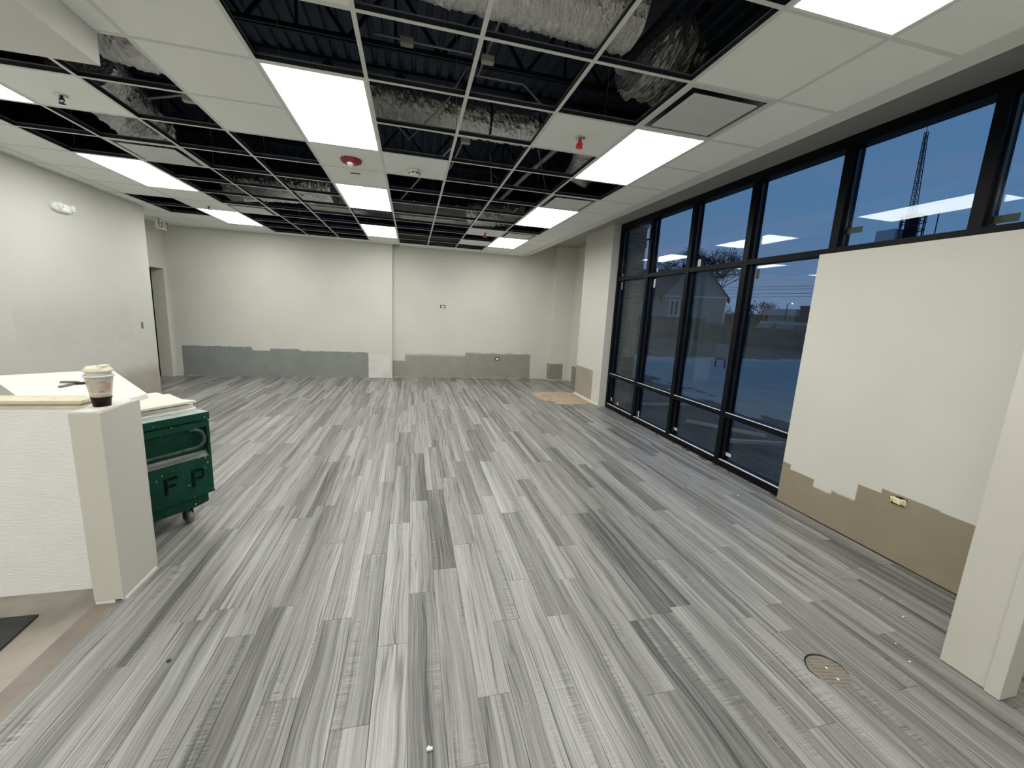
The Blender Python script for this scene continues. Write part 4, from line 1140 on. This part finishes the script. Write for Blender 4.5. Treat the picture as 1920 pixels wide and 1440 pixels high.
# solid privacy fence far behind the snow
m_fence = M('weathered_fence', (0.085, 0.090, 0.075), 0.9, vary=0.2, vscale=1.5)
fe = empty('privacy_fence', (27.5, 30, -0.14), 'long dark privacy fence beyond the snowy yard', 'fence')
FL = [(31.2, 10.0), (29.6, 18.0), (28.1, 25.6), (27.0, 29.8), (19.0, 36.7), (11.0, 43.6)]
for k in range(len(FL) - 1):
    a_, b_ = Vector((*FL[k], 0)), Vector((*FL[k + 1], 0)); d_ = (b_ - a_); n_ = max(1, round(d_.length / 2.44)); top = 1.45 if k < 2 else (1.6 if k == 2 else 1.95)
    for q in range(n_):
        p_ = a_ + d_ * (q / n_); q_ = a_ + d_ * ((q + 1) / n_); u1 = d_.normalized() * 0.06
        mb = MB(); zc_ = (top - 0.06) / 2
        mb.bar(p_ + u1 + Vector((0, 0, zc_)), q_ - u1 + Vector((0, 0, zc_)), 0.04, top + 0.06)
        for zr in (0.25, top - 0.3): mb.bar(p_ + u1 + Vector((0.05, 0.05, zr)), q_ - u1 + Vector((0.05, 0.05, zr)), 0.05, 0.09)
        mb.obj('panel', m_fence, fe)
        mb = MB(); mb.box(p_.x - 0.055, p_.x + 0.055, p_.y - 0.055, p_.y + 0.055, -0.16, top + 0.08); mb.obj('post', m_fence, fe)
m_siding = M('grey_siding', (0.27, 0.265, 0.25), 0.8, vary=0.05, vscale=2)
m_roof = M('dark_shingles', (0.075, 0.072, 0.070), 0.9, vary=0.2, vscale=4)
m_trim = M('white_trim', (0.55, 0.56, 0.58), 0.6)
ho = empty('house', (33, 40, -0.14), 'grey gabled house seen through the storefront glass', 'house')
HV = (0.653, 0.757); HW = (-0.757, 0.653); HP = (34.37, 35.86)
def hp(s_, d_, z_): return (HP[0] + s_ * HW[0] + d_ * HV[0], HP[1] + s_ * HW[1] + d_ * HV[1], z_)
EZ, AZ, GW = 4.45, 8.8, 6.7
mb = MB()
ga = [(0, -0.14), (GW, -0.14), (GW, EZ), (GW / 2, AZ), (0, EZ)]
mb.add([hp(s_, 0, z_) for s_, z_ in ga] + [hp(s_, 9, z_) for s_, z_ in ga], [(4, 3, 2, 1, 0), (5, 6, 7, 8, 9), (0, 5, 9, 4), (1, 2, 7, 6), (0, 1, 6, 5)])
wg = [(GW, 1.0), (20, 1.0), (20, 8.0), (GW, 8.0)]
mb.add([hp(s_, d_, -0.14) for s_, d_ in wg] + [hp(s_, d_, EZ) for s_, d_ in wg], [(0, 1, 5, 4), (1, 2, 6, 5), (2, 3, 7, 6), (4, 5, 6, 7)])
mb.obj('wall', m_siding, ho)
mb = MB()
for s0, s1 in ((-0.35, GW / 2), (GW + 0.35, GW / 2)):
    z0 = EZ - 0.45
    mb.add([hp(s0, -0.35, z0), hp(s1, -0.35, AZ + 0.02), hp(s1, 9.3, AZ + 0.02), hp(s0, 9.3, z0), hp(s0, -0.35, z0 + 0.22), hp(s1, -0.35, AZ + 0.24), hp(s1, 9.3, AZ + 0.24), hp(s0, 9.3, z0 + 0.22)],
           [(0, 1, 2, 3), (7, 6, 5, 4), (0, 4, 5, 1), (3, 2, 6, 7), (0, 3, 7, 4)])
mb.add([hp(GW - 0.2, 0.6, EZ - 0.1), hp(20.4, 0.6, EZ - 0.1), hp(20.4, 4.5, 7.9), hp(GW - 1.5, 4.5, 7.9), hp(20.4, 8.4, EZ - 0.1), hp(GW - 0.2, 8.4, EZ - 0.1)], [(0, 1, 2, 3), (3, 2, 4, 5), (1, 4, 2)])
mb.obj('roof', m_roof, ho)
def hbox(mb, s0, s1, d0, d1, z0, z1):
    vs_ = [hp(a_, b_, c_) for c_ in (z0, z1) for a_, b_ in ((s0, d0), (s1, d0), (s1, d1), (s0, d1))]
    mb.add(vs_, [(0, 3, 2, 1), (4, 5, 6, 7), (0, 1, 5, 4), (1, 2, 6, 5), (2, 3, 7, 6), (3, 0, 4, 7)])
mb = MB(); hbox(mb, 0, GW, -0.05, -0.002, EZ - 0.13, EZ); hbox(mb, -0.02, 0.14, -0.05, -0.002, 0, EZ - 0.14); hbox(mb, GW + 0.1, 20, 0.93, 0.998, EZ - 0.15, EZ); mb.obj('trim_board', m_trim, ho)
for (a_, b_, d_) in ((4.75, 5.85, -0.002), (8.0, 9.1, 0.998)):
    mb = MB()
    for (sa, sb, za, zb) in ((a_, b_, 2.1, 2.25), (a_, b_, 3.85, 4.0), (a_, a_ + 0.16, 2.25, 3.85), (b_ - 0.16, b_, 2.25, 3.85), (a_ + 0.48, a_ + 0.62, 2.25, 3.85)): hbox(mb, sa, sb, d_ - 0.08, d_, za, zb)
    f = mb.obj('window', m_trim, ho); mb = MB(); hbox(mb, a_ + 0.1, b_ - 0.1, d_ - 0.03, d_ - 0.004, 2.2, 3.9); mb.obj('window_pane', m_dark, f)
# low flat-roofed buildings on the horizon
mb = MB(); mb.box(55, 63, 45.9, 50.4, -0.14, 3.2); o = mb.obj('low_building', m_siding, origin=(58, 48, -0.14)); tag(o, 'low building with a pale roof on the horizon, right of the bare tree', 'building')
mb = MB(); mb.box(54.8, 63.2, 45.7, 50.6, 3.2, 4.15); mb.obj('roof', m_trim, o)
mb = MB(); mb.box(55, 60, 41.5, 45.2, -0.14, 4.5); o = mb.obj('dark_building', m_roof, origin=(57, 43, -0.14)); tag(o, 'small dark building on the horizon at the partition edge', 'building')
mb = MB(); mb.box(54.9, 60.1, 41.4, 45.3, 4.5, 4.6); mb.obj('roof', m_fence, o)
mb = MB(); mb.box(70, 74, 58, 95, -0.14, 3.4); o = mb.obj('brown_building', m_fence, origin=(72, 70, -0.14)); tag(o, 'long low brown building behind the bare tree on the horizon', 'building')
mb = MB(); mb.box(69.8, 74.2, 57.8, 95.2, 3.4, 3.7); mb.obj('roof', m_roof, o)
# snow-capped cars behind the fence
def car(label, x_, y_):
    t = empty('parked_car', (x_, y_, -0.14), label, 'car', 'parked cars with snow on the roof')
    t.rotation_euler = (0, 0, -math.pi / 2); mb = MB(); prof = [(-2.2, 0.35), (2.2, 0.35), (2.25, 0.75), (2.1, 1.0), (1.4, 1.15), (0.8, 1.85), (-1.5, 1.90), (-2.15, 1.2), (-2.25, 0.8)]
    vs = [(-0.85, a_, b_) for a_, b_ in prof] + [(0.85, a_, b_) for a_, b_ in prof]; n = len(prof)
    mb.add(vs, [tuple(range(n)), tuple(reversed(range(n, 2 * n)))] + [(i, n + i, n + (i + 1) % n, (i + 1) % n) for i in range(n)])
    mb.obj('body', m_tool, t, local=True)
    mb = MB(); mb.bbox(-0.8, 0.8, -1.45, 0.85, 1.88, 2.16, 0.06); mb.obj('snow_cap', m_snow, t, local=True)
    for (wx, wy) in ((-0.8, -1.4), (0.62, -1.4), (-0.8, 1.4), (0.62, 1.4)):
        mb = MB(); mb.cyl((wx, wy, 0.33), 0.33, 0.18, 18, 'X'); mb.obj('wheel', m_rubber, t, local=True)
car('snow topped car behind the fence, left one', 32.6, 27.0); car('snow topped car behind the fence, right one', 32.6, 24.9)
# trees
m_bark = M('bark', (0.055, 0.042, 0.035), 0.95, vary=0.2)
def tree(label, x_, y_, h, seed, spread=0.55, depth=5, dense=False, r0=0.16):
    rg = random.Random(seed)
    t = empty('bare_tree', (x_, y_, -0.14), label, 'tree')
    tr_ = MB(); br = MB()
    th_ = h * 0.28; tmin = 0.028 * math.hypot(x_, y_) / 90
    tr_.tube([(0, 0, 0), (0.05, 0.03, th_ * 0.5), (0, 0, th_)], [r0 * 1.3, r0 * 1.05, r0], 8)
    def grow(p, d, l_, r_, lev):
        q = p + d * l_
        mid = p.lerp(q, 0.5) + Vector((rg.uniform(-1, 1), rg.uniform(-1, 1), rg.uniform(-1, 1))) * l_ * 0.06
        br.tube([p, mid, q], [max(r_, tmin), max(r_ * 0.85, tmin), max(r_ * 0.68, tmin)], 5 if lev > 1 else 3, True, False)
        if lev == 0: return
        for _ in range(3 if lev > 2 else (4 if dense else 3)):
            nd = (d + Vector((rg.uniform(-1, 1), rg.uniform(-1, 1), rg.uniform(-0.35, 0.7))) * spread * 1.5).normalized()
            grow(p.lerp(q, rg.uniform(0.6, 1.0)), nd, l_ * rg.uniform(0.62, 0.82), r_ * 0.6, lev - 1)
    for k in range(5):
        a_ = 2 * math.pi * k / 5 + rg.random()
        grow(Vector((0, 0, th_ * rg.uniform(0.8, 1.0))), Vector((math.cos(a_) * spread, math.sin(a_) * spread, 1)).normalized(), h * 0.25, r0 * 0.6, depth - 1)
    tr_.obj('trunk', m_bark, t, local=True); br.obj('branches', m_bark, t, local=True, kind='stuff')
    return t
tree('round bare tree on the horizon, centre of the wide pane', 60, 57, 7.6, 21, 0.85, 5, False, 0.22)
tree('tall bare tree rising behind the house roof', 56, 69, 19.5, 22, 0.8, 6, True, 0.42)
tree('dense bare tree behind the house, seen in the second upper pane', 40, 80, 18.0, 23, 0.85, 6, True, 0.42)
tree('small bare tree between the house and the wide mullion', 62, 66, 6.2, 24, 0.8, 4, True, 0.2)
tree('low bare tree at the partition edge on the horizon', 70, 52, 7.2, 25, 0.8, 4, True, 0.2)
# utility pole with cross arm, brace and transformer
up = empty('utility_pole', (15, 21.05, -0.14), 'dark utility pole beyond the brick pier', 'utility pole')
mb = MB(); mb.cyl((15, 21.45, -0.14), 0.13, 8.2, 12, 'Z', 0.10); mb.obj('pole', m_bark, up)
mb = MB(); mb.bar((15.0, 21.9, 6.85), (14.9, 20.2, 7.55), 0.10, 0.12); mb.bar((14.95, 21.5, 6.5), (14.9, 20.4, 6.45), 0.08, 0.10); mb.bar((14.9, 21.3, 6.5), (14.9, 20.7, 7.25), 0.07, 0.07); mb.obj('cross_arm', m_bark, up)
mb = MB(); mb.cyl((14.9, 20.9, 6.0), 0.12, 0.35, 12); mb.cyl((14.9, 20.6, 7.4), 0.06, 0.2, 8); mb.obj('insulator', m_steel, up)
for k, (z0, z1) in enumerate(((6.3, 5.0), (5.9, 4.75), (5.4, 4.3), (4.9, 4.05))):
    pts = [(50, 76 - 5.6 * q, 1.7 + 1.256 * (z0 + 0.55 + (z1 - z0) * q / 9 - 1.7) - 0.2 * math.sin(math.pi * q / 9)) for q in range(10)]
    mb = MB(); mb.tube(pts, 0.026, 5); o = mb.obj('power_line', m_rubber, origin=pts[0]); tag(o, ['uppermost', 'second highest', 'third highest', 'lowest'][k] + ' power line crossing the dusk sky in front of the bare tree', 'wire')
# lattice mast with platform on a roof
ms = empty('lattice_mast', (60, 36.9, -0.14), 'tall lattice radio mast with a caged platform against the dusk sky', 'mast')
mb = MB()
def mx_(z): return 0.34 - 0.20 * (z - 11) / 14
zz = 11.0; legs = [(-1, -1), (1, -1), (1, 1), (-1, 1)]
for (a_, b_) in legs: mb.tube([(60 + a_ * 0.34, 36.7 + b_ * 0.34, 11), (60 + a_ * 0.12, 37.15 + b_ * 0.12, 25.2)], 0.045, 5)
while zz < 24.6:
    s0, s1 = mx_(zz), mx_(zz + 0.7); c0 = 36.7 + 0.45 * (zz - 11) / 14; c1 = 36.7 + 0.45 * (zz + 0.7 - 11) / 14
    for k in range(4):
        a_, b_ = legs[k], legs[(k + 1) % 4]
        mb.tube([(60 + a_[0] * s0, c0 + a_[1] * s0, zz), (60 + b_[0] * s1, c1 + b_[1] * s1, zz + 0.7)], 0.025, 4, True, False)
        mb.tube([(60 + a_[0] * s0, c0 + a_[1] * s0, zz), (60 + b_[0] * s0, c0 + b_[1] * s0, zz)], 0.025, 4, True, False)
    zz += 0.7
mb.tube([(60, 37.15, 25), (60, 37.17, 26.3)], 0.03, 5)
mb.obj('mast', m_steel, ms)
mb = MB()
for z_ in (13.0, 13.9, 14.8, 15.5):
    mb.tube([(60 + 1.15 * math.cos(2 * math.pi * k / 12), 36.6 + 1.15 * math.sin(2 * math.pi * k / 12), z_) for k in range(13)], 0.06, 5)
for k in range(12): a_ = 2 * math.pi * k / 12; mb.tube([(60 + 1.15 * math.cos(a_), 36.6 + 1.15 * math.sin(a_), 12.9), (60 + 1.15 * math.cos(a_), 36.6 + 1.15 * math.sin(a_), 15.6)], 0.05, 5)
mb.cyl((60, 36.6, 12.2), 0.55, 3.4, 14); mb.obj('platform_cage', m_steel, ms)
mb = MB(); mb.cyl((60, 36.6, -0.14), 0.9, 12.4, 16, 'Z', 0.6); mb.obj('column', m_steel, ms)
mb = MB(); mb.bbox(58.6, 61.5, 37.4, 39.6, 10.6, 14.2, 0.1); mb.box(58.9, 61.2, 37.6, 39.4, -0.14, 10.6); o = mb.obj('rooftop_block', m_trim, ms)
mb = MB(); mb.tube([(60, 34.1, 8.0), (60, 34.1, 15.6)], 0.06, 6); mb.box(59.9, 60.1, 34.0, 36.6, 9.0, 9.3); mb.obj('whip_antenna', m_steel, ms)
for lab, a_, b_ in (('pale scrap board lying in the mud outside the third pane', (5.6, 3.1, -0.03), (6.3, 2.1, -0.01)), ('second scrap board in the mud outside the third pane', (5.5, 2.0, -0.03), (6.2, 1.7, 0.0)), ('scrap lumber in the mud outside the second pane', (5.5, 4.4, -0.04), (6.9, 4.2, 0.0))):
    mb = MB(); mb.bar(a_, b_, 0.09, 0.04); o = mb.obj('scrap_board', m_siding, origin=a_); tag(o, lab, 'board')
# yard sign in the snow
ys = empty('yard_sign', (12.9, 10.9, -0.1), 'white yard sign with a red lower band standing in the snow', 'sign')
mb = MB(); mb.bbox(12.88, 12.92, 10.55, 11.2, 0.22, 0.85, 0.006); mb.obj('panel', m_siding, ys)
mb = MB(); mb.box(12.874, 12.879, 10.55, 11.2, 0.22, 0.33); mb.obj('red_band', m_red, ys)
mb = MB(); mb.box(12.88, 12.92, 10.6, 10.64, -0.12, 0.22); mb.box(12.88, 12.92, 11.1, 11.14, -0.12, 0.22); mb.obj('stake', m_steel, ys)
# distant street lamp
sl_ = empty('street_lamp', (55, 46.4, -0.14), 'tiny lit street lamp on the horizon near the partition edge', 'street lamp')
mb = MB(); mb.cyl((54.5, 46.9, -0.14), 0.06, 5.0, 8); mb.bar((54.5, 46.9, 4.85), (54.4, 46.1, 4.95), 0.06, 0.06); mb.obj('pole', m_steel, sl_)
mb = MB(); mb.lathe((54.4, 46.05, 4.85), [(0, 0), (0.12, 0.02), (0.08, 0.1), (0, 0.12)], 10); mb.obj('lamp', emit_mat('street_glow', (1, 0.95, 0.85), 6.0), sl_)
